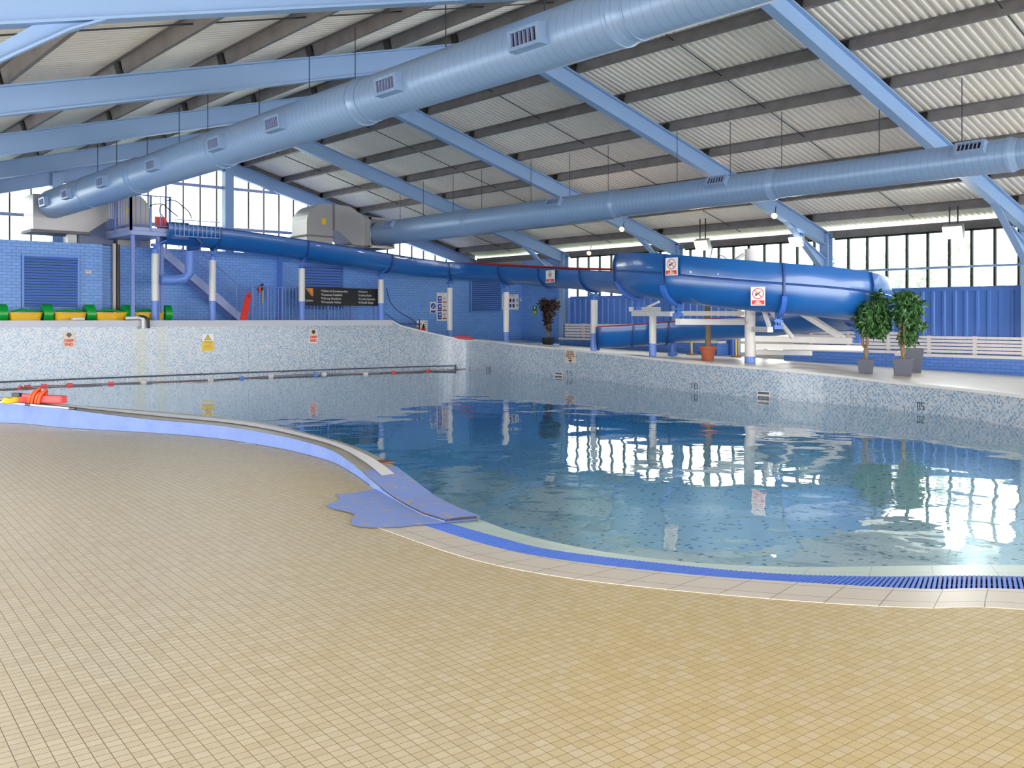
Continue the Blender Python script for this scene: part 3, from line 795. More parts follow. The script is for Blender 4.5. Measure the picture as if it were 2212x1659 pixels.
# ---------------------------------------------------------------- water slide
MC = Vector((18.4,12.5)); RC = 2.6
path = [(9.7,26.02,3.75),(11.2,26.02,3.69),(12.6,26.02,3.60),(14.04,26.02,3.49),(15.5,26.02,3.37),(17.0,26.0,3.22),(18.3,25.9,3.10),(19.2,25.5,3.02),(19.75,24.7,2.95),(19.85,23.6,2.86),(19.65,21.9,2.73),(19.15,19.7,2.56),(18.3,17.4,2.40),(17.15,15.3,2.24)]
zh = [(150,2.13),(180,2.0),(214,1.80),(260,1.62),(300,1.50),(360,1.28),(400,1.08)]
for a, z in [(152,2.12),(176,2.02),(200,1.88),(224,1.76),(248,1.67),(272,1.58),(296,1.50),(320,1.42),(344,1.34),(368,1.25),(392,1.14)]:
    path.append((MC.x+RC*math.cos(math.radians(a)), MC.y+RC*math.sin(math.radians(a)), z))
path += [(19.65,14.87,1.06),(18.95,15.48,.98),(18.2,16.14,.90),(17.62,16.65,.86)]
CP = catmull(path, 10); 
NP = len(CP)
iH = 14*10-6     # start of the high outer wall
iE2 = min(range(NP), key=lambda i: (CP[i]-Vector((MC.x+RC*math.cos(math.radians(392)), MC.y+RC*math.sin(math.radians(392)),1.14))).length)
def frame_at(i):
    a, b = CP[max(0,i-1)], CP[min(NP-1,i+1)]; d = (b-a); d.z = 0; d.normalize(); return Vector((d.y,-d.x,0))
def prof(i, off=0., hw=0.):
    R = .46-off; P = []
    for k in range(17):
        a = PI+PI*k/16; P.append((R*math.cos(a), .46+ (R)*math.sin(a)))
    # profile goes left lip -> bottom -> right lip
    P = [(-R, .56)]+P+[(R, .56)]
    if hw: P += [(R+.0, .62), (R+.01,.75), (R-.01,.88), (R-.05, 1.02)]
    return P
rng1 = list(range(0, iH+1)); rng2 = list(range(iH, iE2+1)); rng3 = list(range(iE2, NP))
sl = thing('water_slide', 'long blue open flume from the left platform curling around the white mast', 'water slide', (18.4,15,.7))
def flume(rng, hw, nm):
    outer_, inner_ = [], []
    for i in rng:
        r = frame_at(i); c = CP[i]
        outer_.append([c+r*w+Vector((0,0,z)) for w, z in prof(i, 0, hw)])
        inner_.append([c+r*w+Vector((0,0,z+.0)) for w, z in prof(i, .025, hw)])
    m = MB(); n = len(outer_[0])
    for q in range(len(rng)): outer_[q] = outer_[q]+inner_[q][::-1]
    m.grid(outer_, closed=True)
    m.f += [tuple(range(2*n))[::-1], tuple(range((len(rng)-1)*2*n, len(rng)*2*n))]; m.mi += [0,0]
    return m.build(nm, M['slide'], sl, smooth=True)
flume(rng1, 0, 'flume'); flume(rng2, 1, 'flume'); flume(rng3, 0, 'flume')
# horizontal flange line below the high wall + red lip rail on the far lip
m = MB(); 
for sgn in (1,):
    pts = [CP[i]+frame_at(i)*.475+Vector((0,0,.60)) for i in rng2]; m.tube(pts, .022, 6)
m.build('side_flange', M['slidedk'], sl)
m = MB(); m.tube([CP[i]-frame_at(i)*.455+Vector((0,0,.60)) for i in range(0, iH+4)], .035, 8); q = m.build('lip_rail', M['signred'], sl, smooth=True); q['label'] = 'red rail along the far lip'
m = MB(); m.tube([CP[i]+frame_at(i)*.47+Vector((0,0,.565)) for i in range(0, iH+1)], .018, 6); m.build('lip_rail', M['slidedk'], sl)
m = MB(); m.tube([CP[i]+frame_at(i)*.47+Vector((0,0,.565)) for i in rng3], .018, 6); q = m.build('lip_rail', M['signred'], sl)
def flange(i, hw):
    m = MB(); r = frame_at(i); c = CP[i]; d = Vector((-r.y, r.x, 0))
    P = [(w*1.0, z) for w, z in prof(i, 0, hw)]
    a = [c+r*w+Vector((0,0,z)) for w, z in P]
    P2 = []
    for k, (w, z) in enumerate(P):
        nx, nz = (w, z-.46) if z < .46 else (w, 0)
        l = math.hypot(nx, nz) or 1; P2.append((w+nx/l*.05, z+nz/l*.05))
    b = [c+r*w+Vector((0,0,z)) for w, z in P2]
    m.grid([[p-d*.02 for p in a],[p-d*.02 for p in b],[p+d*.02 for p in b],[p+d*.02 for p in a]], closed=False)
    return m.build('joint_flange', M['slidedk'], sl)
def px_index(px, lo, hi, off=.46):
    return min(range(lo, hi), key=lambda i: abs(proj(CP[i]+frame_at(i)*off+Vector((0,0,.3)))[0]-px))
iN = min(range(iH, iE2), key=lambda i: abs(math.degrees(math.atan2(CP[i].y-MC.y, CP[i].x-MC.x))%360-214))
iR = min(range(iH, iE2), key=lambda i: abs(math.degrees(math.atan2(CP[i].y-MC.y, CP[i].x-MC.x))%360-290))
for px in (474,670,850,968,1076,1160,1255): flange(px_index(px, 0, iH-4), 0)
flange(iH, 1)
def strap(i):
    m = MB(); rr = frame_at(i); c = CP[i]; d = Vector((-rr.y, rr.x, 0)); P = prof(i)[9:17]
    a = [c+rr*w*1.02+Vector((0,0,z if z > .05 else z-.0)) for w, z in P]; b = [c+rr*(w*1.02+.09*w/.46)+Vector((0,0,z-.09*(.46-z)/.46)) for w, z in P]
    m.grid([[p-d*.05 for p in a],[p-d*.05 for p in b],[p+d*.05 for p in b],[p+d*.05 for p in a]], closed=True)
    q = c+Vector((0,0,-.10))
    for s_ in (-1,1): m.beam(q+d*s_*.05+Vector((0,0,-.14)), q+d*s_*.05+Vector((0,0,.05)), .02, .08, up=rr)
    m.obox(q+Vector((0,0,-.05)), d*.09, rr*.05, (0,0,.02)); m.obox(q+Vector((0,0,-.18)), d*.09, rr*.07, (0,0,.04))
    m.beam(q+Vector((0,0,.0)), c-rr*.25+Vector((0,0,.06)), .05, .04)
    return m.build('support_strap', M['clamp'], sl)
i1, i2 = px_index(1432, iH+6, iR), px_index(1690, iH+6, iR)
for i in (i1, i2): flange(i, 1); strap(i)
strap(iH+2)
flange(px_index(1880, iH+20, iR+8), 1)
flange(iE2, 1); flange(iE2+20, 0)
flange(NP-1, 0); flange(NP-12, 0); flange(iE2-30, 1)
# dark supply pump and pipe at the slide head
t = thing('slide_start_box', 'dark blue start tub at the head of the slide beside the platform', 'slide start', (9.95,26.1,3.6))
m = MB(); m.box(9.78,10.3,25.6,26.45,3.85,4.36); m.build('tub', M['slidedk'], t, bevel=.04)
m = MB(); m.tube([(10.5,25.55,3.95),(10.62,25.52,3.78),(10.5,25.5,3.66),(10.2,25.5,3.62)], .07, 10); m.build('elbow_pipe', M['slidedk'], t, smooth=True)
m = MB(); m.tube([(10.35,25.7,3.6),(10.35,25.7,2.95),(10.2,25.75,2.78),(9.9,25.8,2.74),(9.6,25.85,2.74)], .14, 12); m.build('feed_pipe', M['colblue'], t, smooth=True)
# support columns
def col(px, i_px, ztop, split, zb, r, y, label, x=None, cap=0):
    p = ony(px, 600, y) if x is None else Vector((x, y, 0))
    t = thing('slide_support', label, 'support column', (p.x, p.y, zb), 'white columns holding up the slide')
    m = MB(); m.cyl((p.x,p.y,split), (p.x,p.y,ztop), r, n=24); m.build('shaft', M['offwhite'], t, smooth=True)
    m = MB(); m.cyl((p.x,p.y,zb-.05), (p.x,p.y,split), r*1.01, n=24); m.build('painted_base', M['colblue'], t, smooth=True)
    if cap:
        m = MB(); m.cyl((p.x,p.y,ztop), (p.x,p.y,ztop+cap), r*.9, n=24); m.build('collar', M['colblue'], t, smooth=True)
    j = min(range(NP), key=lambda k: (Vector((CP[k].x,CP[k].y))-Vector((p.x,p.y))).length)
    c = CP[j]; rr = frame_at(j)
    m = MB(); zt = ztop+cap
    m.cyl((p.x,p.y,zt), (p.x,p.y,max(zt+.12, c.z-.12)), .05, n=10)
    zz = max(zt+.12, c.z-.12)
    for s_ in (-1,1):
        m.beam((p.x,p.y,zz), c+rr*s_*.30+Vector((0,0,.08)), .06, .035)
    m.obox((p.x,p.y,zz), (.09,0,0), (0,.09,0), (0,0,.04))
    m.build('cradle', M['clamp'], t)
    return t
def zat(px, py, y): return ony(px, py, y).z
yd = 25.98
col(335, 0, zat(335,548,yd), zat(335,650,yd), 1.40, .100, yd, 'white slide column with blue base behind the pedal boats, nearest the platform', cap=.12)
col(459, 0, zat(459,562,yd), zat(459,650,yd), 1.40, .100, yd, 'white slide column with blue base standing in front of the stairs', cap=.10)
col(652, 0, zat(652,580,yd), zat(652,651,yd), 1.40, .100, yd, 'white slide column with blue base at the left end of the black banner')
col(823, 0, zat(823,604,yd), zat(823,655,yd), 1.40, .100, yd, 'white slide column with blue base at the right end of the black banner')
col(971.5, 0, zat(974,622,25.4), zat(974,713,25.4), .9, .093, 25.4, 'white slide column with blue base beside the tall safety sign board')
def colz(px, py, p): 
    Z = proj((p[0],p[1],1))[2]; return H-(py-Y0)*Z/F
for px, pt, ps, P_, lab in ((1096,631,717,(19.78,22.85),'white slide column with blue base in front of the wide safety board'),(1282,648,720,(18.37,17.52),'white slide column with blue base in front of the long white bench')):
    col(px, 0, colz(px,pt,P_), colz(px,ps,P_), deckz(*P_), .095, P_[1], lab, x=P_[0])
# C8: T-shaped support
P8 = Vector((18.15,15.25)); z8 = deckz(*P8)
t = thing('slide_support', 'white T shaped slide column with two arms, left of the tall mast', 'support column', (P8.x,P8.y,z8), 'white columns holding up the slide')
zt8, zs8 = colz(0,663,P8), colz(0,742,P8)
m = MB(); m.cyl((P8.x,P8.y,zs8),(P8.x,P8.y,zt8),.092,n=24); m.build('shaft', M['offwhite'], t, smooth=True)
m = MB(); m.cyl((P8.x,P8.y,z8-.05),(P8.x,P8.y,zs8),.094,n=24); m.build('painted_base', M['colblue'], t, smooth=True)
def at_Z(px, py, Z): 
    d = ray(px, py); return Vector((d[0]*Z, d[1]*Z, H+d[2]*Z))
Z8 = proj((P8.x,P8.y,1))[2]
m = MB(); m.beam(at_Z(1424,668,Z8), at_Z(1362,668,Z8-.9), .10, .11); m.build('arm', M['offwhite'], t)
m = MB(); m.beam(at_Z(1368,678,Z8-.3), at_Z(1452,678,Z8-3.0), .10, .11); m.build('arm', M['offwhite'], t)
m = MB(); m.beam(at_Z(1398,664,Z8-.4), at_Z(1424,652,Z8-.6), .05, .05); m.build('brace', M['offwhite'], t)
def clamp(parent, c, s=1.):
    m = MB(); c = Vector(c)
    for dx in (-1,1):
        m.beam(c+Vector((dx*.05,0,-.16*s)), c+Vector((dx*.03,0,.02)), .025, .06, up=(1,0,0)); m.beam(c+Vector((dx*.03,0,.02)), c+Vector((dx*.12*s,-dx*.10,.18*s)), .03, .07, up=(1,0,0))
    m.obox(c+Vector((0,0,-.02)), (.07,0,0),(0,.05,0),(0,0,.02)); m.obox(c+Vector((0,0,-.16*s)), (.08,0,0),(0,.06,0),(0,0,.05)); m.cyl(c+Vector((-.08,0,.0)), c+Vector((.08,0,.0)), .022, n=8)
    return m.build('clamp', M['clamp'], parent)

# mast
PM = Vector((18.3,12.45)); zm = deckz(*PM); ZM = proj((PM.x,PM.y,1))[2]
t = thing('slide_mast', 'tall thick white mast with blue foot at the centre of the slide curl', 'mast', (PM.x,PM.y,zm))
zs, ztp = colz(0,770,PM), colz(0,538,PM)
m = MB(); m.cyl((PM.x,PM.y,zs),(PM.x,PM.y,ztp),.122,n=28); m.build('shaft', M['offwhite'], t, smooth=True)
m = MB(); m.cyl((PM.x,PM.y,zm-.05),(PM.x,PM.y,zs),.124,n=28); m.build('painted_base', M['colblue'], t, smooth=True)
def arm(p, q, w=.12, h=.13, nm='arm'):
    m = MB(); m.beam(p, q, w, h); return m.build(nm, M['offwhite'], t)
arm(at_Z(1604,696,ZM), at_Z(1464,695,ZM-1.9)); arm(at_Z(1606,677,ZM), at_Z(1460,677,ZM-.4), .10,.11)
arm(at_Z(1626,711,ZM), at_Z(1664,712,ZM-1.9), .12,.12)
arm(at_Z(1626,731,ZM), at_Z(1840,736,ZM-.9)); arm(at_Z(1630,748,ZM), at_Z(1866,752,ZM+.6), .12,.12)
arm(at_Z(1630,760,ZM), at_Z(1750,763,ZM+2.2), .12,.12)
arm(at_Z(1650,670,ZM-1.7), at_Z(1662,706,ZM-1.5), .06,.10,'brace'); arm(at_Z(1664,670,ZM-.6), at_Z(1712,729,ZM-.5), .08,.08,'brace')
arm(at_Z(1728,676,ZM-.6), at_Z(1814,729,ZM-.8), .10,.10,'brace'); arm(at_Z(1752,682,ZM-.5), at_Z(1826,729,ZM-.8), .08,.06,'brace')
arm(at_Z(1587,563,ZM-.2), at_Z(1606,550,ZM), .06,.07,'brace')
clamp(t, at_Z(1853,722,ZM-1.3), .9)
# exit foot
P_ = CP[iE2+18]; t2 = thing('flume_pedestal', 'short blue pedestal foot under the slide exit flume, right of terracotta pot', 'pedestal', (P_.x,P_.y,deckz(P_.x,P_.y)))
m = MB(); b0 = deckz(P_.x,P_.y); m.cyl((P_.x,P_.y,b0),(P_.x,P_.y,b0+.08),.13,n=16); m.cyl((P_.x,P_.y,b0+.08),(P_.x,P_.y,max(b0+.15,P_.z-.02)),.07,n=16); m.build('pedestal_post', M['clamp'], t2, smooth=True)
# ---------------------------------------------------------------- platform with railings, posts
px0, px1, py0, py1 = 8.73, 9.80, 25.75, 28.3
t = thing('slide_platform', 'raised steel platform with railings at the top of the stairs', 'platform', (9.25,27,1.4))
m = MB(); m.box(px0, px1, py0, py1, 3.95, 4.17); m.build('deck_edge', M['plat'], t)
m = MB(); m.box(px0-.005, px1+.005, py0-.008, py1, 4.055, 4.07); m.build('deck_seam', M['stair'], t)
for x, y in ((px0+.12, py0+.22), (px1-.25, py0+.25), (px0+.12, py1-.15), (px1-.2, py1-.6), (px1-.05, py0+.5)):
    m = MB(); m.box(x-.045, x+.045, y-.045, y+.045, 1.38 if y < YR-.05 else ZB-.02, 3.95); m.build('post', M['stair'], t)
def railing(a, b, z0, z1, n, parent, mat, posts=2, r=.010):
    a, b = Vector(a), Vector(b)
    for z in (z1, z0+.06): 
        m = MB(); m.cyl(a+Vector((0,0,z)), b+Vector((0,0,z)), .018, n=8); m.build('rail', mat, parent)
    for k in range(n+1):
        p = a.lerp(b, k/n); m = MB()
        if k % max(1, n//posts) == 0: m.box(p.x-.028,p.x+.028,p.y-.028,p.y+.028,z0-.1,z1+.02); m.build('post', mat, parent)
        else: m.cyl(p+Vector((0,0,z0+.06)), p+Vector((0,0,z1)), r, n=6); m.build('baluster', mat, parent)
railing((px0,py0,0),(px1,py0,0),4.17,5.05,8,t,M['stair'])
railing((px0,py0,0),(px0,py1,0),4.17,5.05,12,t,M['stair'])
m = MB(); m.box(9.42,9.74,25.84,25.88,4.20,4.50); m.build('red_panel', M['red'], t)
rl = thing('slide_railing', 'thin grey blue railing hanging beside the head of the slide', 'railing', (10.4,25.5,3.9))
for k in range(11):
    x = 9.85+.13*k; m = MB(); m.cyl((x,25.5,3.96+.0*k),(x,25.5,4.42),.009,n=6); m.build('baluster', M['plat'], rl)
for z in (3.96,4.42):
    m = MB(); m.cyl((9.85,25.5,z),(11.15,25.5,z),.014,n=6); m.build('rail', M['plat'], rl)
# curved hoops and mesh cage at the slide head
hp = thing('hoop_guard', 'looping dark handrail hoops over the head of the slide', 'handrail', (10.2,25.9,4.3))
for pts in ([(322,446),(335,441),(352,441),(360,448),(372,458),(384,468)], [(360,434),(370,432),(383,436),(395,446),(408,458),(414,472)], [(352,441),(346,448),(346,460),(353,469)]):
    m = MB(); m.tube(catmull([ony(a,b,25.7) for a,b in pts], 5), .016, 6); m.build('hoop', M['dark'], hp, smooth=True)
# tall dark posts in front of the gable windows
# ---------------------------------------------------------------- staircase
t = thing('staircase', 'blue open tread steel staircase descending right in front of brick wall', 'staircase', (11,26.4,1.4))
A0, B0 = Vector((9.85,26.75,3.66)), Vector((12.58,26.75,1.44)); 
for yy in (26.62, 27.14):
    m = MB(); m.beam(Vector((A0.x,yy,A0.z)), Vector((B0.x,yy,B0.z)), .03, .22); m.build('stringer', M['plat'] if yy < 26.8 else M['stair'], t)
NS = 12
for k in range(NS):
    p = A0.lerp(B0, (k+.5)/NS); m = MB(); m.box(p.x-.13,p.x+.13,26.64,27.12,p.z-.02,p.z+.015); m.build('tread', M['stair'], t)
for yy in (26.62,):
    m = MB(); m.tube([(A0.x,yy,A0.z+.95),(B0.x,yy,B0.z+.95),(B0.x+.08,yy,B0.z+.85)], .02, 8); m.build('handrail', M['stair'], t)
    m = MB(); m.tube([(A0.x,yy,A0.z+.55),(B0.x,yy,B0.z+.55)], .012, 6); m.build('handrail', M['stair'], t)
    for k in range(23):
        p = A0.lerp(B0, (k+.5)/23); m = MB(); rr = .024 if k % 6 == 1 else .008; m.cyl((p.x,yy,p.z),(p.x,yy,p.z+.95),rr,n=6); m.build('baluster', M['stair'], t)
# fences on the deep end deck
f1 = thing('fence', 'low blue bar railing between the stairs and the black banner', 'railing', (13.2,25.9,1.4))
railing((ony(545,650,26.25).x,26.25,0),(ony(648,650,26.25).x,26.25,0),1.45,2.62,13,f1,M['stair'],posts=3)
f2 = thing('fence', 'low blue bar railing below the black banner', 'railing', (15.5,25.9,1.4))
railing((ony(656,650,26.25).x,26.25,0),(ony(815,650,26.25).x,26.25,0),1.45,2.55,22,f2,M['stair'],posts=3)
# pipes beside the platform
m = MB(); p = ony(247,600,YR-.1); m.cyl((p.x,YR-.1,1.4),(p.x,YR-.1,3.8),.05,n=12); tag(m.build('drain_pipe', M['cream']), 'cream vertical pipe on the back wall below the platform', 'pipe')
m = MB(); p = ony(255,600,YR-.1); m.cyl((p.x,YR-.1,1.4),(p.x,YR-.1,3.78),.05,n=12); tag(m.build('drain_pipe', M['black']), 'dark vertical pipe on the back wall below the platform', 'pipe')
# ---------------------------------------------------------------- louvres
def louvre(pxa, pya, pxb, pyb, y, label, ns):
    a, b = ony(pxa, pya, y), ony(pxb, pyb, y); z0, z1 = min(a.z,b.z), max(a.z,b.z)
    t = thing('wall_louvre', label, 'louvre', (a.x, y, z0))
    m = MB(); 
    m.box(a.x-.05,b.x+.05,y-.03,y-.005,z0-.05,z1+.05); 
    fr = m.build('backing', M['rope'], t)
    m = MB()
    for q in ((a.x-.05,a.x,z0-.05,z1+.05),(b.x,b.x+.05,z0-.05,z1+.05)): m.box(q[0],q[1],y-.07,y-.02,q[2],q[3])
    m.box(a.x,b.x,y-.07,y-.02,z1,z1+.05); m.box(a.x,b.x,y-.07,y-.02,z0-.05,z0); m.build('frame', M['louvre'], t)
    for k in range(ns):
        z = z0+(z1-z0)*(k+.5)/ns; m = MB(); h = (z1-z0)/ns*.42
        m.add([(a.x,y-.032,z+h),(b.x,y-.032,z+h),(b.x,y-.085,z-h*.6),(a.x,y-.085,z-h*.6),(a.x,y-.075,z-h*.8),(b.x,y-.075,z-h*.8)], [(0,1,2,3),(3,2,5,4)])
        m.build('blade', M['louvre'], t)
louvre(51, 553, 166, 663, YB, 'wide blue louvre grille on the far left brick wall behind the pedal boats', 18)
louvre(650, 572, 739, 668, YB, 'blue louvre grille on brick wall partly behind the black banner', 16)
louvre(1017, 600, 1080, 672, YB, 'blue louvre grille on brick wall between two slide columns', 17)
# ---------------------------------------------------------------- signs
def panel(name, label, cat, a, b, n, mat, th=.012, group=None):
    """rectangular panel between two opposite corners a (top-left) and b (bottom-right) on a vertical plane with outward normal n"""
    a, b, n = Vector(a), Vector(b), Vector(n).normalized()
    r = Vector((0,0,1)).cross(n).normalized(); w = (b-a).dot(r); h = a.z-b.z; c = (a+b)/2
    c = a+r*w/2-Vector((0,0,h/2))
    t = thing(name, label, cat, c, group)
    m = MB(); m.obox(c+n*th/2, r*w/2, n*th/2, (0,0,h/2)); m.build('panel', mat, t)
    def loc(u, v, d=.0): return c+r*(u-.5)*w+Vector((0,0,(.5-v)*h))+n*(th+d)
    def rect(nm, u0, v0, u1, v1, mt, d=.001):
        m = MB(); p, q = loc(u0,v0), loc(u1,v1); cc = (p+q)/2; m.obox(cc+n*(d+.001), r*abs(u1-u0)*w/2, n*.001, (0,0,abs(v1-v0)*h/2)); return m.build(nm, mt, t)
    def disc(nm, u0, v0, rad, mt, d=.001, ring=0, sq=1.):
        m = MB(); cc = loc(u0,v0)+n*(d+.001); k = 28
        o = [cc+r*math.cos(2*PI*i/k)*rad+Vector((0,0,1))*math.sin(2*PI*i/k)*rad for i in range(k)]
        if ring:
            i_ = [cc+(p-cc)*(1-ring) for p in o]; m.grid([o, i_], closed=True)
        else: m.add(o, [tuple(range(k))])
        return m.build(nm, mt, t)
    def poly_(nm, pts, mt, d=.002):
        m = MB(); vs = [loc(u,v)+n*d for u, v in pts]; m.add(vs, [tuple(range(len(vs)))]); return m.build(nm, mt, t)
    def txt(nm, s_, u0, v0, size, mt, d=.003, align='CENTER', bold=0): return text(nm, s_, size, mt, t, loc(u0,v0)+n*d, r, align=align, depth=.0008, bold=bold)
    return t, w, h, rect, disc, poly_, txt
def wallsign(px, y0, y1, pxw, name, label, cat, mat):
    p, a_, d = wall_at_px(px); n_ = Vector((d.y, -d.x, 0)); 
    if n_.dot(Vector((-sT,-cT,0))) < 0: n_ = -n_
    r = Vector((0,0,1)).cross(n_).normalized()
    Z = proj((p.x,p.y,1))[2]; z0, z1 = H-(y0-Y0)*Z/F, H-(y1-Y0)*Z/F
    # width in world so that it spans pxw pixels
    q = proj((p.x+r.x*.1, p.y+r.y*.1, 1)); q0 = proj((p.x,p.y,1)); w = pxw/abs(q[0]-q0[0])*.1
    P = Vector((p.x,p.y,0))+n_*.004
    return panel(name, label, cat, P-r*w/2+Vector((0,0,z0)), P+r*w/2+Vector((0,0,z1)), n_, mat)
for px, y0, y1, w_, lab in ((152,717,751,25,'cream DEEP END sign with black arrow on the mosaic wall, farther left one'),(677,711,742,18,'cream DEEP END sign with black arrow on the mosaic wall, below the banner')):
    t, w, h, rect, disc, poly_, txt = wallsign(px, y0, y1, w_, 'deep_end_sign', lab, 'sign', M['cream'])
    poly_('arrow', [(.34,.05),(.66,.05),(.66,.15),(.80,.17),(.5,.37),(.20,.17),(.34,.15)], M['black'])
    txt('lettering', 'DEEP', .5, .56, w*.36, M['signred'], bold=.006); txt('lettering', 'END', .5, .80, w*.36, M['signred'], bold=.006)
t, w, h, rect, disc, poly_, txt = wallsign(451, 721, 758, 25, 'warning_sign', 'white and yellow triangle warning sign on the mosaic deep end wall', 'sign', M['signwhite'])
rect('yellow_field', 0, .42, 1, 1, M['signyellow']); poly_('triangle', [(.5,.03),(.80,.38),(.20,.38)], M['black']); poly_('triangle', [(.5,.09),(.73,.35),(.27,.35)], M['signyellow'], .004); rect('exclamation', .475, .16, .525, .31, M['black'], .005)
txt('lettering', 'WARNING', .5, .49, w*.15, M['black'])
for k in range(5): rect('text_line', .16+.02*(k%2), .585+.07*k, .84-.03*(k%3), .60+.07*k, M['black'])
t, w, h, rect, disc, poly_, txt = wallsign(1233, 756, 784, 23, 'swimmer_sign', 'cream No Non Swimmers Beyond This Point sign on the mosaic wall', 'sign', M['cream'])
for k, s_ in enumerate(('No Non', 'Swimmers', 'Beyond This', 'Point')): txt('lettering', s_, .5, .14+.165*k, w*.175, M['brown'], bold=.002)
poly_('arrow', [(.3,.80),(.5,.76),(.7,.80),(.5,.93)], M['black'])
# depth markers made of dark tiles (seven segment style)
SEG = {'0':'abcdef','1':'bc','5':'afgcd','8':'abcdefg'}
def marker(px, ymid, hpx, s_, label, wpx):
    p, a_, d = wall_at_px(px); n_ = Vector((d.y,-d.x,0))
    if n_.dot(Vector((-sT,-cT,0))) < 0: n_ = -n_
    r = Vector((0,0,1)).cross(n_).normalized(); Z = proj((p.x,p.y,1))[2]
    z0, hh = H-(ymid-Y0)*Z/F, hpx*Z/F; q = proj((p.x+r.x*.1,p.y+r.y*.1,1)); q0 = proj((p.x,p.y,1)); W = wpx/abs(q[0]-q0[0])*.1
    m = MB(); c0 = Vector((p.x,p.y,z0)); wd = W*.36; t_ = hh*.11
    for ci, ch in enumerate((s_[0], s_[2])):
        cx = c0+r*(-W*.5+wd/2 if ci == 0 else W*.5-wd/2)
        S2 = {'a':(0,hh/2,1),'g':(0,0,1),'d':(0,-hh/2,1),'b':(wd/2,hh/4,0),'c':(wd/2,-hh/4,0),'e':(-wd/2,-hh/4,0),'f':(-wd/2,hh/4,0)}
        for sg in SEG[ch]:
            u_, v_, hz = S2[sg]
            if ch == '1': u_ = 0
            cc = cx+r*u_+Vector((0,0,v_))+n_*.004
            m.obox(cc, r*(wd/2 if hz else t_/2), n_*.004, (0,0,t_/2 if hz else hh/4+t_/2))
    m.obox(c0+n_*.004-r*.02, r*t_*.5, n_*.004, (0,0,t_*.5))
    tag(m.build('depth_marker', M['black']), label, 'depth marking')
marker(1055, 796, 8, '1.8', 'dark tile depth mark 1.8 just above the water near the deep corner', 11)
marker(1229, 806, 9, '1.5', 'dark tile depth mark 1.5 beside the square wall inlet', 13)
marker(1499, 834, 11, '1.0', 'dark tile depth mark 1.0 on the mosaic wall under the tall mast', 15)
marker(1990, 877, 14, '0.5', 'dark tile depth mark 0.5 on the mosaic wall near the potted trees', 14)
for px, y0, y1, w_, lab in ((1208,804,814,17,'square wall inlet grille at the waterline beside the 1.5 mark'),(1650,845,859,28,'square wall inlet grille at the waterline right of the mast')):
    t, w, h, rect, disc, poly_, txt = wallsign(px, y0, y1, w_, 'wall_inlet', lab, 'inlet', M['white'])
    rect('slot', .06, .10, .94, .46, M['pot']); rect('slot', .06, .46, .94, .78, M['cream'])
    rect('slot', .06, .80, .94, 1., M['pot'], .002)
# brick wall boards
nB = (0,-1,0)
def bpanel(pxa, pya, pxb, pyb, name, label, cat, mat, yy=YB-.006):
    return panel(name, label, cat, ony(pxa,pya,yy), ony(pxb,pyb,yy), nB, mat)
t, w, h, rect, disc, poly_, txt = bpanel(943,632,966,693,'safety_board','tall white board of blue and red safety symbols on the brick wall','sign',M['signwhite'])
rect('text_line', .28, .035, .72, .06, M['cream'])
for k in range(3):
    v = .12+.29*k; rect('blue_symbol', .10, v, .46, v+.25, M['navy']); disc('prohibition_ring', .72, v+.08, w*.15, M['signred'], ring=.14); rect('red_caption', .55, v+.19, .90, v+.24, M['signred']); disc('symbol_mark', .72, v+.08, w*.05, M['black'])
    rect('white_mark', .2, v+.05, .36, v+.11, M['signwhite'], .003); rect('white_mark', .16, v+.17, .40, v+.19, M['signwhite'], .003)
t, w, h, rect, disc, poly_, txt = bpanel(928.5,652,942,677,'mandatory_sign','small white sign with a blue disc, left of tall safety board','sign',M['signwhite'])
disc('blue_disc', .5, .36, w*.38, M['navy']); rect('blue_caption', .14, .74, .86, .94, M['navy']); poly_('white_figure', [(.3,.5),(.62,.22),(.70,.28),(.38,.56)], M['signwhite'], .004)
t, w, h, rect, disc, poly_, txt = bpanel(1084,635,1120,669,'safety_board','wide white SAFETY board behind a slide column on the brick wall','sign',M['signwhite'])
txt('lettering', 'SAFETY', .5, .10, w*.135, M['signred'])
for i_ in range(2):
    for j_ in range(5): 
        rect('symbol', .06+.19*j_, .30+.33*i_, .17+.19*j_, .52+.33*i_, M['navy'] if (i_+j_) % 2 else M['black']) if j_ not in (4,) else rect('symbol', .88, .32+.33*i_, .93, .46+.33*i_, M['black'])
t, w, h, rect, disc, poly_, txt = bpanel(1123,644,1130,650,'alarm_box','tiny white alarm box on the brick wall right of the wide safety board','box',M['signwhite']); rect('button', .3,.3,.7,.6,M['navy'])
t, w, h, rect, disc, poly_, txt = bpanel(184,584,197,591,'wall_plate','small cream notice plate on the far left brick wall','sign',M['cream']); rect('text_line', .15,.35,.85,.5,M['dark'])
# green exit sign on the side wall
a, b = onx(1151,661,TW), onx(1160,678,TW)
t, w, h, rect, disc, poly_, txt = panel('exit_sign','small green first aid sign beside the dark leaved plant','sign', a, b, (-1,0,0), M['signgreen'])
rect('white_cross', .40,.08,.60,.36,M['signwhite']); rect('white_cross', .26,.16,.74,.28,M['signwhite'],.003); rect('yellow_caption', .08,.62,.92,.95,M['signyellow'])
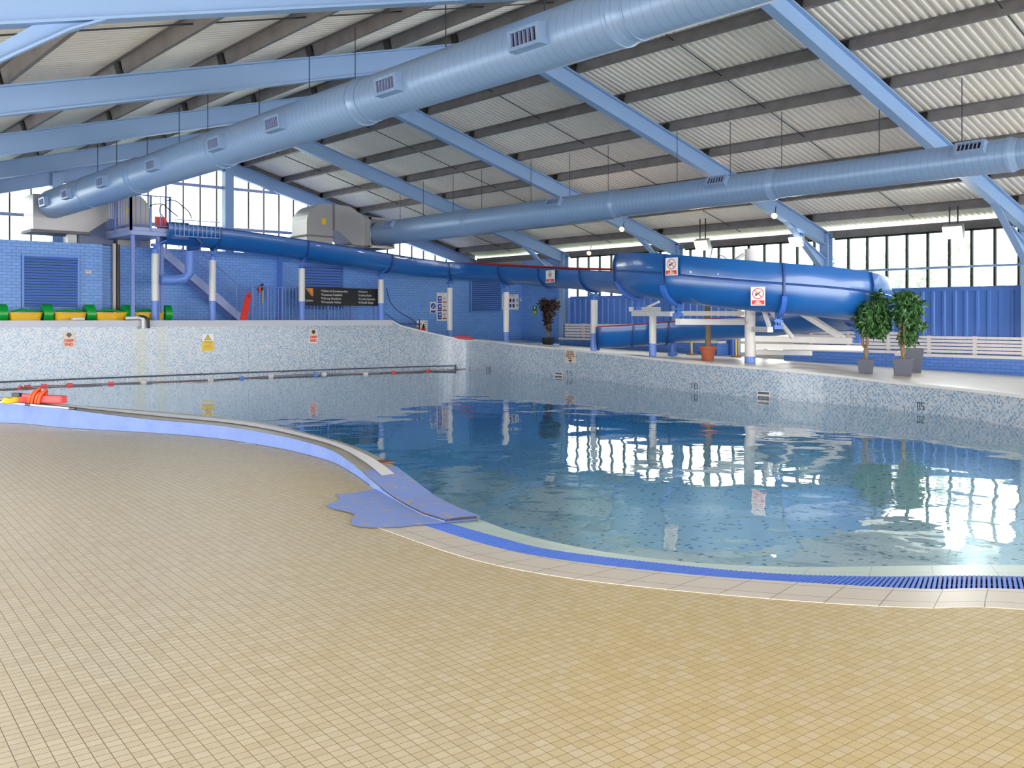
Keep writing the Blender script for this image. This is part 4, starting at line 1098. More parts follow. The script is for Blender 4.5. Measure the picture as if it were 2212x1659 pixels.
# rescue equipment board on deep deck right end
t, w, h, rect, disc, poly_, txt = bpanel(900,692,923,720,'equipment_board','white rescue notice board behind the sloping end of the deep wall','sign',M['signwhite'], 26.3)
rect('red_patch', 0, .5, .16, 1, M['signred']); disc('yellow_disc', .14, .3, w*.10, M['signyellow'])
for k in range(4): rect('text_line', .72, .12+.17*k, .92, .17+.17*k, M['dark'])
c = ony(915,712,26.2); t = thing('fire_extinguisher', 'small red bottle extinguisher hung in front of the white notice board', 'extinguisher', (c.x,c.y,c.z-.2))
m = MB(); m.lathe((c.x,c.y,c.z-.13), [(0,0),(.07,0),(.075,.02),(.075,.14),(.05,.2),(.03,.22),(.0,.22)], 16); m.build('bottle', M['signred'], t, smooth=True)
m = MB(); m.lathe((c.x,c.y,c.z-.13), [(.055,.195),(.035,.24),(.02,.32),(0,.33)], 12); m.build('neck', M['black'], t, smooth=True)
# banner
a, b = ony(652,620,26.19), ony(816,661,26.19)
t, w, h, rect, disc, poly_, txt = panel('banner','long black ski slope banner tied to the railing between two slide columns','banner', a, b, nB, M['black'], th=.01)
u0 = lambda px: (px-652)/164.; v0 = lambda py: (py-621)/40.
poly_('orange_triangle', [(u0(659),v0(623)),(u0(675),v0(623)),(u0(675),v0(641)),(u0(671),v0(640))], plain('banner_orange', (.75,.25,.03), .5))
for k in range(5):
    rect('snowflake', u0(669+k*.9), v0(625+2.1*k), u0(671+k*.6), v0(626+2.1*k), M['signwhite'], .004)
Mg = plain('banner_text', (.62,.58,.55), .5)
txt('lettering', 'SPORTS', u0(667), v0(651), h*.125, Mg, bold=.003)
for k, (s1, s2) in enumerate((('Skiing & Snowboarding',"Ringo's"),('Lessons Available','Swiss Bobs'),('Group Bookings','Costa Express'),('Freestyle Nights','Flumill Slope'))):
    v = v0(628.8+8.3*k)
    txt('lettering', s1, u0(696), v, h*.172, Mg, align='LEFT', bold=.002); txt('lettering', s2, u0(776), v, h*.172, Mg, align='LEFT', bold=.002)
    for ux in (u0(691), u0(771)): poly_('bullet', [(ux,v-.06),(ux+.02,v-.06),(ux+.02,v+.07)], Mg)
# signs on the slide skin
def slidesign(px, ya, yb, w_, lo, hi, label, caption, tilt=0, hw=0):
    i = min(range(lo, hi), key=lambda k: abs(proj(CP[k]+frame_at(k)*.47+Vector((0,0,.6)))[0]-px))
    r_ = frame_at(i); c = CP[i]+r_*.475; Z = proj((c.x,c.y,1))[2]
    z0, z1 = H-(ya-Y0)*Z/F, H-(yb-Y0)*Z/F
    al = Vector((-r_.y, r_.x, 0)); q = proj((c.x+al.x*.1, c.y+al.y*.1, 1)); w = w_/abs(q[0]-proj((c.x,c.y,1))[0])*.1
    if (Vector((0,0,1)).cross(r_)).dot(al) < 0: al = -al
    # push out so the flat sheet clears the curved skin
    P = Vector((c.x,c.y,0))+r_*.045
    t, w, h, rect, disc, poly_, txt = panel('prohibition_sign', label, 'sign', P-al*w/2+Vector((0,0,z0)), P+al*w/2+Vector((0,0,z1)), r_, M['signwhite'], group=None)
    rad = min(w*.42, h*.30)
    disc('prohibition_ring', .5, .36, rad, M['signred'], ring=.14)
    poly_('figure', [(.3,.46),(.42,.36),(.68,.24),(.70,.27),(.50,.40),(.36,.50)], M['black']); disc('figure_head', .34, .38, rad*.13, M['black'], .003)
    k = .7071*rad*.95; poly_('prohibition_bar', [(.5-k/w-.03,.36-k/h),(.5-k/w+.04,.36-k/h),(.5+k/w+.03,.36+k/h),(.5+k/w-.04,.36+k/h)], M['signred'], .005)
    rect('red_caption', .06, .72, .94, .95, M['signred']); txt('lettering', caption, .5, .835, h*.10, M['signwhite'], d=.004, bold=.002)
slidesign(1193, 584, 610, 19, 80, iH-2, 'white no diving sign on the narrow flume left of the big curve', 'NO\nDIVING')
slidesign(1457, 557, 595, 26, iH+2, iN+4, 'white no jumping sign high on the left of the big slide curve', 'NO\nJUMPING')
slidesign(1637, 620, 660, 31, iH+8, iR, 'white no diving sign low in the middle of the big slide curve', 'NO\nDIVING')
# ---------------------------------------------------------------- benches along the right wall
def bench(ya, yb, seat, back, label, floorz, steps=6, xf=23.62):
    t = thing('wall_bench', label, 'bench', (xf, (ya+yb)/2, floorz))
    m = MB(); m.box(xf+.06, TW-.04, ya, yb, floorz-.2, seat-.07); m.build('brick_plinth', M['benchbrick'], t)
    m = MB(); m.box(xf, TW-.30, ya-.1, yb, seat-.075, seat); m.build('seat', M['offwhite'], t, bevel=.008)
    n = 5; hh = (back-seat-.02)/n
    for k in range(n):
        m = MB(); m.box(TW-.345, TW-.315, ya+.02, yb, seat+.03+hh*k, seat+.03+hh*(k+1)-.022); m.build('back_slat', M['offwhite'], t)
    y = ya+.35
    while y < yb:
        m = MB(); m.box(TW-.315, TW-.29, y-.05, y+.05, seat, back); m.build('back_post', M['offwhite'], t)
        m = MB(); m.box(TW-.352, TW-.342, y-.035, y+.035, seat+.03, back-.02); m.build('back_batten', M['offwhite'], t); y += 1.15
bench(-1., 11.6, .74, 1.205, 'long white slatted wall bench on blue brick, nearest part right of the potted trees', .28)
bench(11.6, 14.95, .80, 1.30, 'white slatted wall bench on blue brick behind the potted trees', .35)
bench(17.3, 24.35, .95, 1.47, 'white slatted wall bench at the far corner behind the slide exit', .55)
# ---------------------------------------------------------------- plants
def leafball(m, blobs, n, ls, rnd):
    tot = sum(b[3]**2 for b in blobs)
    for cx, cy, cz, r in blobs:
        for _ in range(int(n*r*r/tot)):
            while True:
                d = Vector((rnd.uniform(-1,1), rnd.uniform(-1,1), rnd.uniform(-1,1)))
                if .01 < d.length < 1: break
            d.normalize(); p = Vector((cx,cy,cz))+d*r*rnd.uniform(.45,1.08)
            a = Vector((rnd.uniform(-1,1), rnd.uniform(-1,1), rnd.uniform(-1.6,.3))).normalized(); b = a.cross(d+Vector((.01,.02,0))).normalized()
            s_ = ls*rnd.uniform(.7,1.3); w_ = s_*.20; nn = a.cross(b)*s_*.08
            m.add([p, p+a*s_*.5+b*w_+nn, p+a*s_, p+a*s_*.5-b*w_+nn], [(0,1,2,3)])
def ficus(px, pbase, ytop, blobs, potw, poth, label, x=None, Z=None, leaf='leaf', pot='pot', nleaf=1500, potshape='square'):
    d = ray(px, pbase); zg = None
    # slide along the ray until it meets the deck
    best = min((abs(H+d[2]*t_-deckz(d[0]*t_, d[1]*t_)), t_) for t_ in [10+.05*k for k in range(500)] if d[0]*t_ > 16.8)
    Zb = Z or best[1]; P = Vector((d[0]*Zb, d[1]*Zb, 0)); zb = deckz(P.x, P.y)
    k = Zb/F
    t = thing('potted_tree', label, 'potted plant', (P.x,P.y,zb))
    m = MB(); w0, w1, h = potw*k*.80*(1.2 if potshape == 'square' else 1), potw*k*(1.2 if potshape == 'square' else 1), poth*k
    if potshape == 'square':
        rot = .5
        for a_, b_ in ((0,1),):
            rows = []
            for w_, z in ((w0*.5,0),(w1*.5,h),(w1*.5-.03,h),(w1*.5-.05,h-.06)):
                rows.append([Vector((P.x+w_*math.cos(rot+PI/4+PI/2*q)*1.2, P.y+w_*math.sin(rot+PI/4+PI/2*q)*1.2, zb+z)) for q in range(4)])
            m.grid(rows, closed=True)
    else:
        m.lathe((P.x,P.y,zb), [(0,0),(w0*.42,0),(w1*.46,h*.78),(w1*.5,h*.80),(w1*.53,h),(w1*.47,h),(w1*.44,h*.9)], 24)
    m.build('pot', M[pot], t, smooth=potshape != 'square')
    m = MB(); m.cyl((P.x,P.y,zb+h-.09),(P.x,P.y,zb+h-.05), w1*(.33 if potshape == 'square' else .44), n=16); m.build('soil', M['soil'], t)
    rt = Vector((cT,-sT,0)); rnd = random.Random(int(px))
    def W(x_, y_, dz=0): return P+rt*((x_-px)*k)+Vector((0,0,0))+Vector((sT,cT,0))*dz+Vector((0,0,H-(y_-Y0)*k))
    bl = []
    for bx, by, br, *dz in blobs:
        w = W(bx, by, dz[0] if dz else 0); bl.append((w.x,w.y,w.z,br*k))
    m = MB(); top_ = W(px, ytop+38)
    base_ = Vector((P.x,P.y,zb+h-.06))
    for q in range(3):
        o = Vector((.04*math.cos(q*2.1), .04*math.sin(q*2.1), 0)); mid = base_.lerp(top_, .35)+o*1.4
        m.tube(catmull([base_+o*1.6, base_.lerp(top_,.2)-o*.8, mid, base_.lerp(top_,.7)+o, top_], 4), [.028]*17, 8)
    m.build('trunk', M['bark'], t, smooth=True)
    m = MB(); leafball(m, bl, int(nleaf*1.25), .115, rnd); m.build('foliage', M[leaf], t, recalc=False)
    return t, P, W, k
ficus(1870, 806, 630, [(1880,668,24),(1868,690,24),(1905,685,24),(1880,708,19),(1905,655,18),(1900,712,16,-.1),(1895,636,10)], 34, 30, 'bushy green potted tree in square grey pot, left one of the pair', nleaf=2100)
ficus(1950, 811, 622, [(1962,645,22),(1955,670,26),(1968,695,24),(1962,725,20),(1975,660,20),(1940,640,10),(1993,702,9)], 40, 36, 'taller green potted tree in tall grey pot, right one of the pair', nleaf=2100, Z=None)
# second grey pot just behind
q = onz(1967, 800, .55); t = thing('empty_pot', 'tall tapered grey pot directly behind the right potted tree', 'pot', (q.x+.35,q.y+.1,deckz(q.x+.35,q.y)))
bx, by, bz = q.x+.35, q.y+.1, deckz(q.x+.35,q.y); m = MB(); rows = []
for w_, z in ((.15,0),(.21,.52),(.19,.52),(.18,.45)): rows.append([Vector((bx+w_*math.cos(.5+PI/4+PI/2*j)*1.3, by+w_*math.sin(.5+PI/4+PI/2*j)*1.3, bz+z)) for j in range(4)])
m.grid(rows, closed=True); m.build('pot_shell', M['pot'], t)
ficus(1184, 744, 640, [(1176,655,14),(1196,655,14),(1186,672,15),(1184,690,11),(1186,706,7)], 22, 15, 'dark plum leaved potted tree in black pot in the far corner', leaf='darkleaf', pot='black', nleaf=1000, Z=31.5)
t, P, W, k = ficus(1529, 778, 560, [(1545,566,5)], 36, 30, 'tall bare trunked palm in terracotta pot beneath the slide', pot='terracotta', nleaf=6, potshape='round')
m = MB(); m.tube([W(1529,752), W(1530,720), W(1528,690), W(1529,600), W(1530,575)], [.075,.065,.06,.05,.045], 12); m.build('palm_stem', M['bark'], t, smooth=True)
for (ax, ay), (bx_, by_), (cx_, cy_) in (((1530,575),(1555,552),(1580,568)), ((1530,575),(1565,560),(1572,563)), ((1530,575),(1537,545),(1541,520)), ((1530,575),(1505,560),(1480,572)), ((1530,575),(1515,566),(1495,585))):
    m = MB(); pts = catmull([W(ax,ay), W(bx_,by_), W(cx_,cy_)], 6); up = Vector((0,0,1))
    d_ = Vector((sT,cT,0)); rows = [[p-d_*.07*math.sin(PI*(i+.5)/len(pts))+up*.0, p+up*.015, p+d_*.07*math.sin(PI*(i+.5)/len(pts))] for i, p in enumerate(pts)]
    m.grid(rows); m.build('frond', M['leaf'], t)
# ---------------------------------------------------------------- pedal boats stored on the deep end deck
def boat(pxc, label):
    k = 1; y = 26.42; c = ony(pxc, 680, y); Z = proj((c.x,y,1))[2]; s_ = Z/F
    t = thing('pedal_boat', label, 'pedal boat', (c.x, y, 1.40), 'yellow and green pedal boats on the deep end deck')
    hw = 33*s_/.985; z0, z1 = 1.42, 1.65+13*s_ 
    rows = []
    for f_, z in ((.80,z0),(.86,z0+.12),(.92,z1-.16),(.93,z1-.14),(.98,z1-.03),(1.02,z1-.02),(1.02,z1),(.94,z1),(.88,z0+.1)):
        r = []
        for q in range(24):
            a = 2*PI*q/24; cx_, sy_ = math.cos(a), math.sin(a); e = .35
            r.append(Vector((c.x+hw*f_*math.copysign(abs(cx_)**e, cx_), y+.34*f_*math.copysign(abs(sy_)**e, sy_), z)))
        rows.append(r)
    m = MB(); m.grid(rows, closed=True); m.add(rows[0], [tuple(range(24))]); m.add([p+Vector((0,0,.0)) for p in rows[-1]], [tuple(range(24))]); m.build('hull', M['yellow'], t, smooth=True)
    m = MB(); m.tube(catmull([(c.x-hw*.85,y-.2,z1),(c.x-hw*.3,y-.2,z1+.07),(c.x+hw*.3,y-.2,z1+.04),(c.x+hw*.85,y-.2,z1)],4), .03, 6); m.build('seat_rim', M['green'], t)
    for sg in (-1,1):
        w = MB(); xc = c.x+sg*(hw*1.02+.11); zc = z1-.03
        w.cyl((xc-.10,y-.05,zc),(xc+.10,y-.05,zc), .245, n=24); wh = w.build('paddle_cover', M['green'], t, smooth=True)
        w = MB(); w.cyl((xc-.105,y-.05,zc),(xc-.115,y-.05,zc), .09, n=16); w.cyl((xc+.105,y-.05,zc),(xc+.115,y-.05,zc), .09, n=16); w.build('hub', M['green'], wh)
    return t
for px, lab in ((51,'yellow pedal boat with green paddle wheels at the left edge'),(147,'yellow pedal boat with green paddle wheels below the wide louvre'),(235,'yellow pedal boat with green paddle wheels just left of the platform posts'),(315,'yellow pedal boat with green paddle wheels partly behind the platform posts')): boat(px, lab)
# pipe and hose bend over the coping
c = ony(300,697,25.6)
m = MB(); m.tube([(c.x-.30,25.75,1.66),(c.x,25.60,1.67),(c.x+.02,25.33,1.64),(c.x+.02,25.30,1.37)], .045, 8); tag(m.build('hose', M['white']), 'white pipe bent over the deep end coping', 'pipe')
m = MB(); m.tube([(c.x+.06,25.75,1.70),(c.x+.14,25.60,1.69),(c.x+.15,25.33,1.64),(c.x+.15,25.30,1.39)], .045, 8); tag(m.build('hose', M['black']), 'black hose bent over the deep end coping', 'hose')
m = MB(); c = ony(172,689,25.75); m.obox((c.x,25.9,1.64), (.16,0,0), (0,.1,0), (0,0,.035)); tag(m.build('folded_cloth', M['signwhite'], bevel=.03), 'crumpled white cloth on the coping by the pedal boats', 'cloth')
# red floats
t = thing('rescue_board', 'upright red rescue board leaning on the railing beside the stairs', 'rescue board', ony(527,690,25.7))
a, b = ony(525,694,25.72), ony(538,630,25.85); m = MB(); d = (b-a).normalized(); r_ = Vector((1,0,0)); 
pts = [a+(b-a)*(i/10) for i in range(11)]; ws = [.09,.10,.105,.105,.105,.10,.10,.095,.09,.07,.02]
m.grid([[p-Vector((w,0,0))+Vector((0,-.03,0)), p+Vector((w,0,0))+Vector((0,-.03,0)), p+Vector((w,0,0))+Vector((0,.03,0)), p-Vector((w,0,0))+Vector((0,.03,0))] for p, w in zip(pts, ws)], closed=True)
m.add([p for p in (pts[0]+Vector((-.09,-.03,0)),pts[0]+Vector((.09,-.03,0)),pts[0]+Vector((.09,.03,0)),pts[0]+Vector((-.09,.03,0)))], [(0,1,2,3)])
m.build('board', M['red'], t, bevel=.01)
m = MB(); m.obox(a.lerp(b,.85)+Vector((0,-.035,0)), (.03,0,0),(0,.006,0),(0,0,.02)); m.build('handle_slot', M['black'], t)
p0, p1 = wall_at_px(985), wall_at_px(1018)
a, b = Vector((p0[0].x,p0[0].y,0)), Vector((p1[0].x,p1[0].y,0)); off = Vector((.12,.12,0)); za, zb_ = wall_top(p0[0])+.03, wall_top(p1[0])+.03
t = thing('rescue_tube', 'red foam rescue tube lying on the far corner of the pool coping', 'rescue tube', (a.x,a.y,za))
m = MB(); pa, pb = onz(984,729,1.05)+Vector((0,0,.02)), onz(1022,733,1.03)+Vector((0,0,.02))
m.tube([pa, pa.lerp(pb,.2), pa.lerp(pb,.8), pb], [.04,.06,.055,.03], 8); m.build('float', M['pinkfoam'], t, smooth=True)
m = MB(); m.cyl(pb, pb+(pb-pa).normalized()*.06, .015, n=6); m.build('clip', M['black'], t)
# hanging lifebelt throw bag on the brick wall
c = ony(562,623,26.7); t = thing('throw_line', 'red and black throw bag with yellow cord on the back wall', 'rescue line', (c.x,27.35,c.z-.3))
m = MB(); c = ony(562,623,27.35)
m = MB(); m.lathe((c.x,27.35,c.z-.12), [(0,0),(.06,.01),(.085,.08),(.07,.17),(.03,.22),(0,.23)], 12); m.build('bag', M['red'], t, smooth=True)
m = MB(); m.obox((c.x+.03,27.27,c.z+.04), (.035,0,0),(0,.02,0),(0,0,.11)); m.build('strap', M['black'], t)
m = MB(); m.tube([(c.x+.05,27.27,c.z-.05),(c.x+.055,27.27,c.z-.25),(c.x+.04,27.27,c.z-.45)], .018, 6); m.build('cord', M['yellow'], t)
# ---------------------------------------------------------------- rail and float line along the deep wall
idx = [i for i in range(0, len(WP)) if proj((WP[i].x,WP[i].y,0))[0] < 1003 and i < iE+12]
pts = []
for i in idx:
    q = side(i, -.14); pts.append(Vector((q.x,q.y,.075)))
t = thing('wall_rail', 'dark steel grab rail along the deep wall just above the water', 'grab rail', pts[len(pts)//2])
m = MB(); m.tube(pts, .020, 8); m.build('rail', M['pot'], t, smooth=True)
for i in range(2, len(pts), 3):
    w = WP[idx[i]]; m = MB(); m.cyl(pts[i], (w.x,w.y,.06), .012, n=6); m.build('bracket', M['pot'], t)
m = MB(); m.cyl(pts[-1]+Vector((0,0,-.12)), pts[-1]+Vector((0,0,.05)), .02, n=8); m.build('end_post', M['pot'], t)
RP = []
for px, py in ((0,841),(45,836),(150,831),(240,828),(310,825),(455,820),(585,812),(700,807),(790,807),(850,804),(925,800),(1000,796)):
    RP.append(onz(px, py, .0))
RP = [Vector((-2.5,25.6,0))]+RP
# keep it in front of the wall
def infront(p):
    q = min(WP, key=lambda w: (w-Vector((p.x,p.y))).length); lim = q.y-.28
    return Vector((p.x, min(p.y, lim), -.005))
RP = [infront(p) for p in RP]; RPc = catmull(RP, 6)
t = thing('lane_rope', 'thin brown rope floating on the water along the deep wall', 'rope', RP[4])
m = MB(); m.tube([p+Vector((0,0,.0)) for p in RPc], .009, 6); m.build('cord', M['brown'], t)
grp = 'floats on the rope along the deep wall'
fl_ = [(42,'p','pink float on the deep wall rope, farthest left'),(57,'p','pink float on the deep wall rope, second from left, touching the first'),(90,'p','pink float on the deep wall rope, third from left'),(152,'p','pink float on the deep wall rope below the left DEEP END sign'),(239,'p','pink float on the deep wall rope left of the first white float'),(307,'w','white float on the deep wall rope below the stained tiles'),(455,'w','white float on the deep wall rope under the yellow warning sign'),(522,'b','blue float on the deep wall rope right of the warning sign'),(585,'w','white float on the deep wall rope midway between the signs'),(680,'b','blue float on the deep wall rope below the right DEEP END sign'),(704,'w','white float on the deep wall rope just right of a blue one'),(793,'w','white float on the deep wall rope, rightmost white one'),(845,'p','pink float on the deep wall rope, left of two at the right end'),(928,'p','pink float on the deep wall rope, rightmost of all')]
for px, c_, lab in fl_:
    i = min(range(len(RPc)-1), key=lambda k: abs(proj(RPc[k])[0]-px)); p = RPc[i]; d = (RPc[i+1]-RPc[i]).normalized()
    m = MB(); m.tube([p-d*.075, p-d*.06, p+d*.06, p+d*.075], [.02,.045,.045,.02], 10)
    tag(m.build('rope_float', {'p':M['pinkfoam'],'w':M['offwhite'],'b':M['colblue']}[c_], smooth=True), lab, 'float', grp)
# ---------------------------------------------------------------- rescue gear on the near kerb
def kz(px): return kh(px)+.01
a, b = onz(35, 868, .34), onz(139, 872, .33)
t = thing('rescue_tube', 'pink foam rescue tube with orange strap and cord on the near left kerb', 'rescue tube', (a.x,a.y,.31))
m = MB(); pts = [a, a.lerp(b,.48), a.lerp(b,.52), b]
d = (b-a).normalized(); nn = Vector((-d.y,d.x,0))
rows = []
for f_, w_, h_ in ((0,.07,.065),(.1,.078,.07),(.45,.075,.07),(.5,.055,.05),(.55,.07,.062),(.97,.072,.062),(1,.06,.055)):
    p = a.lerp(b, f_)+Vector((0,0,.06)); rows.append([p+nn*w_-Vector((0,0,h_*.9)), p+nn*w_+Vector((0,0,h_)), p-nn*w_+Vector((0,0,h_)), p-nn*w_-Vector((0,0,h_*.9))])
m.grid(rows, closed=True); m.add(rows[0], [(0,1,2,3)]); m.add(rows[-1], [(0,1,2,3)]); m.build('foam_float', M['pinkfoam'], t, bevel=.02)
m = MB()
for off, hh in ((.36,.02),(.42,.05),(.50,.0),(.56,.03)):
    c = a.lerp(b, off)+Vector((0,0,.06))
    m.tube(catmull([c+nn*.08-Vector((0,0,.06)), c+nn*.07+Vector((0,0,.09)), c+d*.05+Vector((0,0,.11+hh)), c-nn*.09+d*.03+Vector((0,0,.06)), c-nn*.1-Vector((0,0,.06))],4), .022, 8)
m.build('strap', M['orange'], t, smooth=True)
c = onz(22, 866, .38); m = MB(); ring = [c+Vector((.09*math.cos(q*PI/8), .09*math.sin(q*PI/8)*.8, .012*math.sin(q))) for q in range(17)]
m.tube(ring, .03, 8); m.tube([p*1.0+Vector((0.02,0,.03)) for p in ring], .022, 8); m.build('cord', M['signyellow'], t, smooth=True)
m = MB(); m.tube([onz(8,870,.34), onz(2,868,.34), onz(-20,866,.34)], .012, 6); m.build('cord', M['signyellow'], t)
m = MB(); m.obox(onz(36,853,.50)+Vector((0,0,.0)), d*.07, nn*.03, (0,0,.03)); m.build('buckle', M['black'], t, bevel=.01)
a, b = onz(-30, 866, .345), onz(163, 883, .325)
t = thing('rescue_pole', 'long thin white pole with black grips on the near left kerb edge', 'pole', (a.x,a.y,.32))
d = (b-a).normalized(); 
m = MB(); m.cyl(a, b, .014, n=10); m.build('shaft', M['offwhite'], t, smooth=True)
m = MB(); m.cyl(b-d*.13, b+d*.01, .021, n=10); m.build('grip', M['black'], t, smooth=True)
c = a.lerp(b, .49); m = MB(); m.cyl(c-d*.06, c+d*.06, .020, n=10); m.build('grip', M['black'], t, smooth=True)
for (px, py), lab in (((176,930),'thin white scrap on the floor at the kerb foot, left one'),((535,958),'thin white scrap on the floor at the kerb foot, right one')):
    c = onz(px, py, .004); m = MB(); m.add([c+Vector(v) for v in ((-.10,.13,0),(-.02,.16,0),(.10,-.12,0),(.03,-.15,0))], [(0,1,2,3)])
    tag(m.build('paper_scrap', M['signwhite']), lab, 'scrap')
# ---------------------------------------------------------------- rope barrier at the corner
t = thing('rope_barrier', 'dark blue sagging rope barrier beside the deep end corner steps', 'rope', ony(900,715,25.8))
m = MB(); m.tube(catmull([ony(a_,b_,25.8) for a_,b_ in ((835,623),(842,650),(860,672),(890,690),(905,704))],5), .014, 6); m.build('rope', M['rope'], t)
m = MB(); m.tube([ony(a_,b_,25.8) for a_,b_ in ((855,699),(880,700),(910,700))], .016, 6); m.build('rope', M['rope'], t)
m = MB(); m.tube([ony(a_,b_,25.8) for a_,b_ in ((832,678),(850,690),(862,699))], .012, 6); m.build('rope', M['rope'], t)
p = ony(906,700,25.8); m = MB(); m.cyl((p.x,25.8,.95),(p.x,25.8,1.62),.02,n=8); m.build('post', M['rope'], t)
# yellow posts under the slide exit
for px, py, lab in ((1494,767,'small yellow barrier post left of the terracotta pot'),(1590,763,'small yellow barrier post between terracotta pot and mast')):
    d = ray(px, py); best = min((abs(H+d[2]*t_-deckz(d[0]*t_, d[1]*t_)), t_) for t_ in [22+.05*k for k in range(200)] if d[0]*t_ < 23.3); P = Vector((d[0]*best[1], d[1]*best[1], 0)); zb = deckz(P.x,P.y)
    t = thing('barrier_post', lab, 'post', (P.x,P.y,zb)); m = MB(); m.cyl((P.x,P.y,zb+.03),(P.x,P.y,zb+.62),.028,n=10); m.build('shaft', M['signyellow'], t, smooth=True)
    m = MB(); m.cyl((P.x,P.y,zb),(P.x,P.y,zb+.04),.16,n=20); m.build('base', M['brown'], t)
# pipe rail in front of the right hand windows
m = MB(); m.cyl((TW-.12, -2, 2.96), (TW-.12, 13.2, 2.98), .03, n=10); tag(m.build('service_pipe', M['steelblue'], smooth=True), 'pale blue horizontal pipe across the right wall windows', 'pipe')
# ---------------------------------------------------------------- floodlights
hot = emis('floodlight_glow', (.92,1.,.96), 4.); warm = emis('warm_floodlight_glow', (1.,.60,.28), 4.)
def flood(c, label, mat, s=.28, tilt=.5, body='silver'):
    c = Vector(c); t = thing('floodlight', label, 'floodlight', c)
    n_ = Vector((-.95,-.1,-.45)).normalized(); r = Vector((0,0,1)).cross(n_).normalized(); u_ = n_.cross(r)
    m = MB(); m.obox(c, r*s, u_*s*.72, n_*.09); m.build('housing', M[body], t, bevel=.02)
    m = MB(); m.obox(c+n_*.094, r*s*.93, u_*s*.64, n_*.006); m.build('lens', mat, t)
    for sg in (-1,1):
        m = MB(); m.cyl(c+r*sg*s*.4, (c.x+r.x*sg*s*.4, c.y+r.y*sg*s*.4, roofz(c.x)+.05), .018, n=6); m.build('bracket', M['dark'], t)
    return t
flood(onx(2060,500,23.2), 'large square floodlight glowing white below the eaves, upper right', hot, .24)
flood(onx(1722,520,22.9), 'square floodlight glowing greenish white beside the second frame brace', hot, .21)
flood(onx(1518,528,22.4), 'square floodlight glowing warm orange above the slide curve', warm, .23)
def spot(c, label):
    c = Vector(c); t = thing('spotlight', label, 'spotlight', c); n_ = Vector((-.8,-.4,-.4)).normalized()
    m = MB(); m.cyl(c-n_*.12, c+n_*.04, .05, .085, n=16); m.build('housing', M['dark'], t, smooth=True)
    m = MB(); m.cyl(c+n_*.04, c+n_*.05, .075, n=16); m.build('lens', emis('spot_glow', (1.,.62,.28), 5.), t)
    m = MB(); m.cyl(c-n_*.1, c+Vector((.15,.05,.25)), .012, n=6); m.build('bracket', M['dark'], t)
spot(onx(1344,494,20.9), 'small warm spotlight glowing by the third frame, middle of three')
spot(onx(1673,465,20.9), 'small warm spotlight glowing by the second frame, rightmost of three')
spot(onx(1273,546,23.6), 'small warm spotlight glowing at the eaves left of the slide curve')
def lamp(c, aim, power, col, size):
    L = bpy.data.lights.new('flood_lamp', 'AREA'); L.shape = 'SQUARE'; L.size = size; L.energy = power; L.color = col
    o = bpy.data.objects.new('flood_lamp', L); COL.objects.link(o); o.location = c
    o.rotation_euler = (Vector(aim)-Vector(c)).to_track_quat('-Z', 'Y').to_euler(); return o
for c, col, pw in ((onx(2060,500,23.2), (1,1,.96), 24), (onx(1722,520,22.9), (1,1,.96), 24), (onx(1518,528,22.4), (1,.72,.42), 24)):
    n_ = Vector((-.95,-.1,-.45)).normalized(); lamp(c+n_*.12, c+n_*8, pw, col, .4)
# floodlights added out of view on the left eaves to brighten the floor
for y, lab in ((1.5,'square floodlight on the left eaves beside the photographer'),(9.,'square floodlight on the left eaves ahead of the photographer'),(16.5,'square floodlight on the left eaves over the deep end kerb')):
    c = Vector((-.6, y, 3.55)); t = thing('floodlight', lab, 'floodlight', c); n_ = Vector((.75,0,-.66)).normalized(); r_ = Vector((0,1,0)); u_ = n_.cross(r_)
    m = MB(); m.obox(c, r_*.24, u_*.17, n_*.09); m.build('housing', M['silver'], t)
    m = MB(); m.obox(c+n_*.094, r_*.22, u_*.15, n_*.004); m.build('lens', hot, t)
    for sg in (-1,1):
        m = MB(); m.cyl(c+r_*sg*.1, (c.x, c.y+sg*.1, roofz(c.x)+.05), .018, n=6); m.build('bracket', M['dark'], t)
    lamp(c+n_*.12, c+Vector((7,0,-4.)), 5 if y < 5 else (34 if y < 12 else 52), (1,.98,.93), .4)
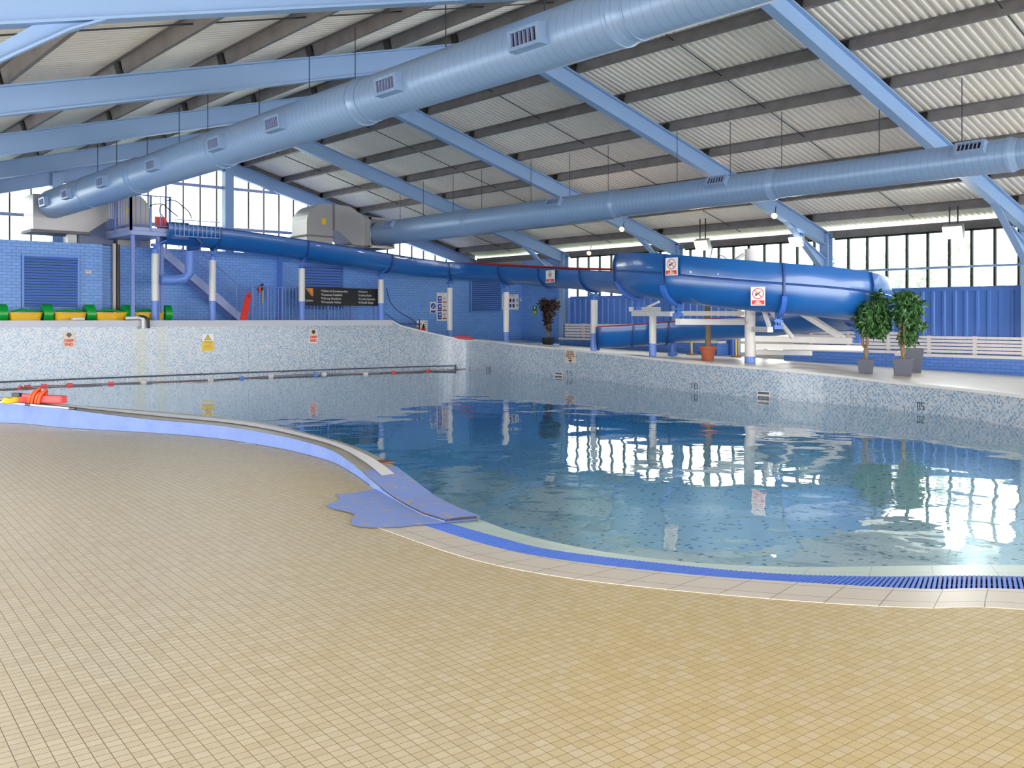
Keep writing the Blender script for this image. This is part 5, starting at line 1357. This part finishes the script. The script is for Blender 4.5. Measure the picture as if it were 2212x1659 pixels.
# ---------------------------------------------------------------- outdoors beyond the windows
n = NT('outdoor_grass'); f = n.noise(3, n.pos()); n.set(n.mix(f, (.10,.20,.05), (.2,.3,.1)), .9)
m = MB(); m.box(TW+.3, 28.5, -20, 45, -.5, -.05); o = m.build('terrace', plain('pale_paving', (.70,.66,.60), .8)); tag(o, 'pale paved terrace strip outside the right wall', 'paving'); struct(o)  # pale strip added out of view to bounce light onto the ceiling
m = MB(); m.box(28.5, 60, -20, 55, -.6, -.1); o = m.build('lawn', n.m); tag(o, 'green lawn outside the right wall windows', 'grass', kind='stuff')
rnd = random.Random(5)
for k, (x, y, h) in enumerate([(32.,2.,4.6),(31.5,6.2,5.2),(32.,10.4,5.0),(31.,14.4,4.0),(33.,19.,4.2)]):
    t = thing('tree', ['leafy green tree outside, farthest right beyond the windows','leafy green tree outside behind the rightmost windows','leafy green tree outside behind the large white floodlight','leafy green tree outside behind the slide curve','leafy green tree outside beyond the far windows'][k], 'tree', (x,y,-.1), 'trees outside the right wall')
    m = MB(); m.tube([(x,y,-.1),(x+.1,y,h*.4),(x,y+.1,h*.7)], [.16,.13,.08], 8); m.build('trunk', M['bark'], t)
    m = MB(); bl = [(x+rnd.uniform(-1.,1.), y+rnd.uniform(-1.9,1.9), rnd.uniform(.8,h-.6), rnd.uniform(.9,1.3)) for _ in range(12)]
    leafball(m, bl, 1800, .42, rnd); m.build('foliage', M['hedge'], t, recalc=False)
m = MB(); m.box(-90, 110, -90, 120, -2.8, -2.6); struct(m.build('ground', plain('pale_ground', (.62,.60,.56), .9)))  # unseen plane added below everything to stop sky light leaking up
# ---------------------------------------------------------------- world, lights, camera
w = bpy.data.worlds.new('sky'); SC.world = w; w.use_nodes = True
bg = w.node_tree.nodes['Background']; tc = w.node_tree.nodes.new('ShaderNodeTexCoord'); sp = w.node_tree.nodes.new('ShaderNodeSeparateXYZ'); rp = w.node_tree.nodes.new('ShaderNodeValToRGB')
w.node_tree.links.new(tc.outputs['Generated'], sp.inputs[0]); w.node_tree.links.new(sp.outputs[2], rp.inputs[0])
rp.color_ramp.elements[0].position = 0; rp.color_ramp.elements[0].color = (1,.98,.95,1); rp.color_ramp.elements[1].position = .8; rp.color_ramp.elements[1].color = (.78,.88,1,1)
w.node_tree.links.new(rp.outputs[0], bg.inputs[0]); bg.inputs[1].default_value = 6.5
cam = bpy.data.cameras.new('camera'); co = bpy.data.objects.new('camera', cam); COL.objects.link(co)
co.location = (0,0,H); co.rotation_euler = (PI/2, 0, -TH); cam.sensor_fit = 'HORIZONTAL'; cam.sensor_width = 36; cam.lens = 36*F/2212
cam.shift_y = -(829.5-Y0)/2212; cam.clip_end = 300; cam.clip_start = .05
SC.camera = co
SC.view_settings.view_transform = 'Standard'; SC.view_settings.look = 'None'; SC.view_settings.gamma = 1; SC.view_settings.exposure = 0.82
SC.cycles.use_denoising = True
SC.cycles.max_bounces = 6; SC.cycles.diffuse_bounces = 4; SC.cycles.glossy_bounces = 3; SC.cycles.use_adaptive_sampling = True; SC.cycles.adaptive_threshold = .06; SC.cycles.adaptive_min_samples = 20; SC.cycles.transparent_max_bounces = 12
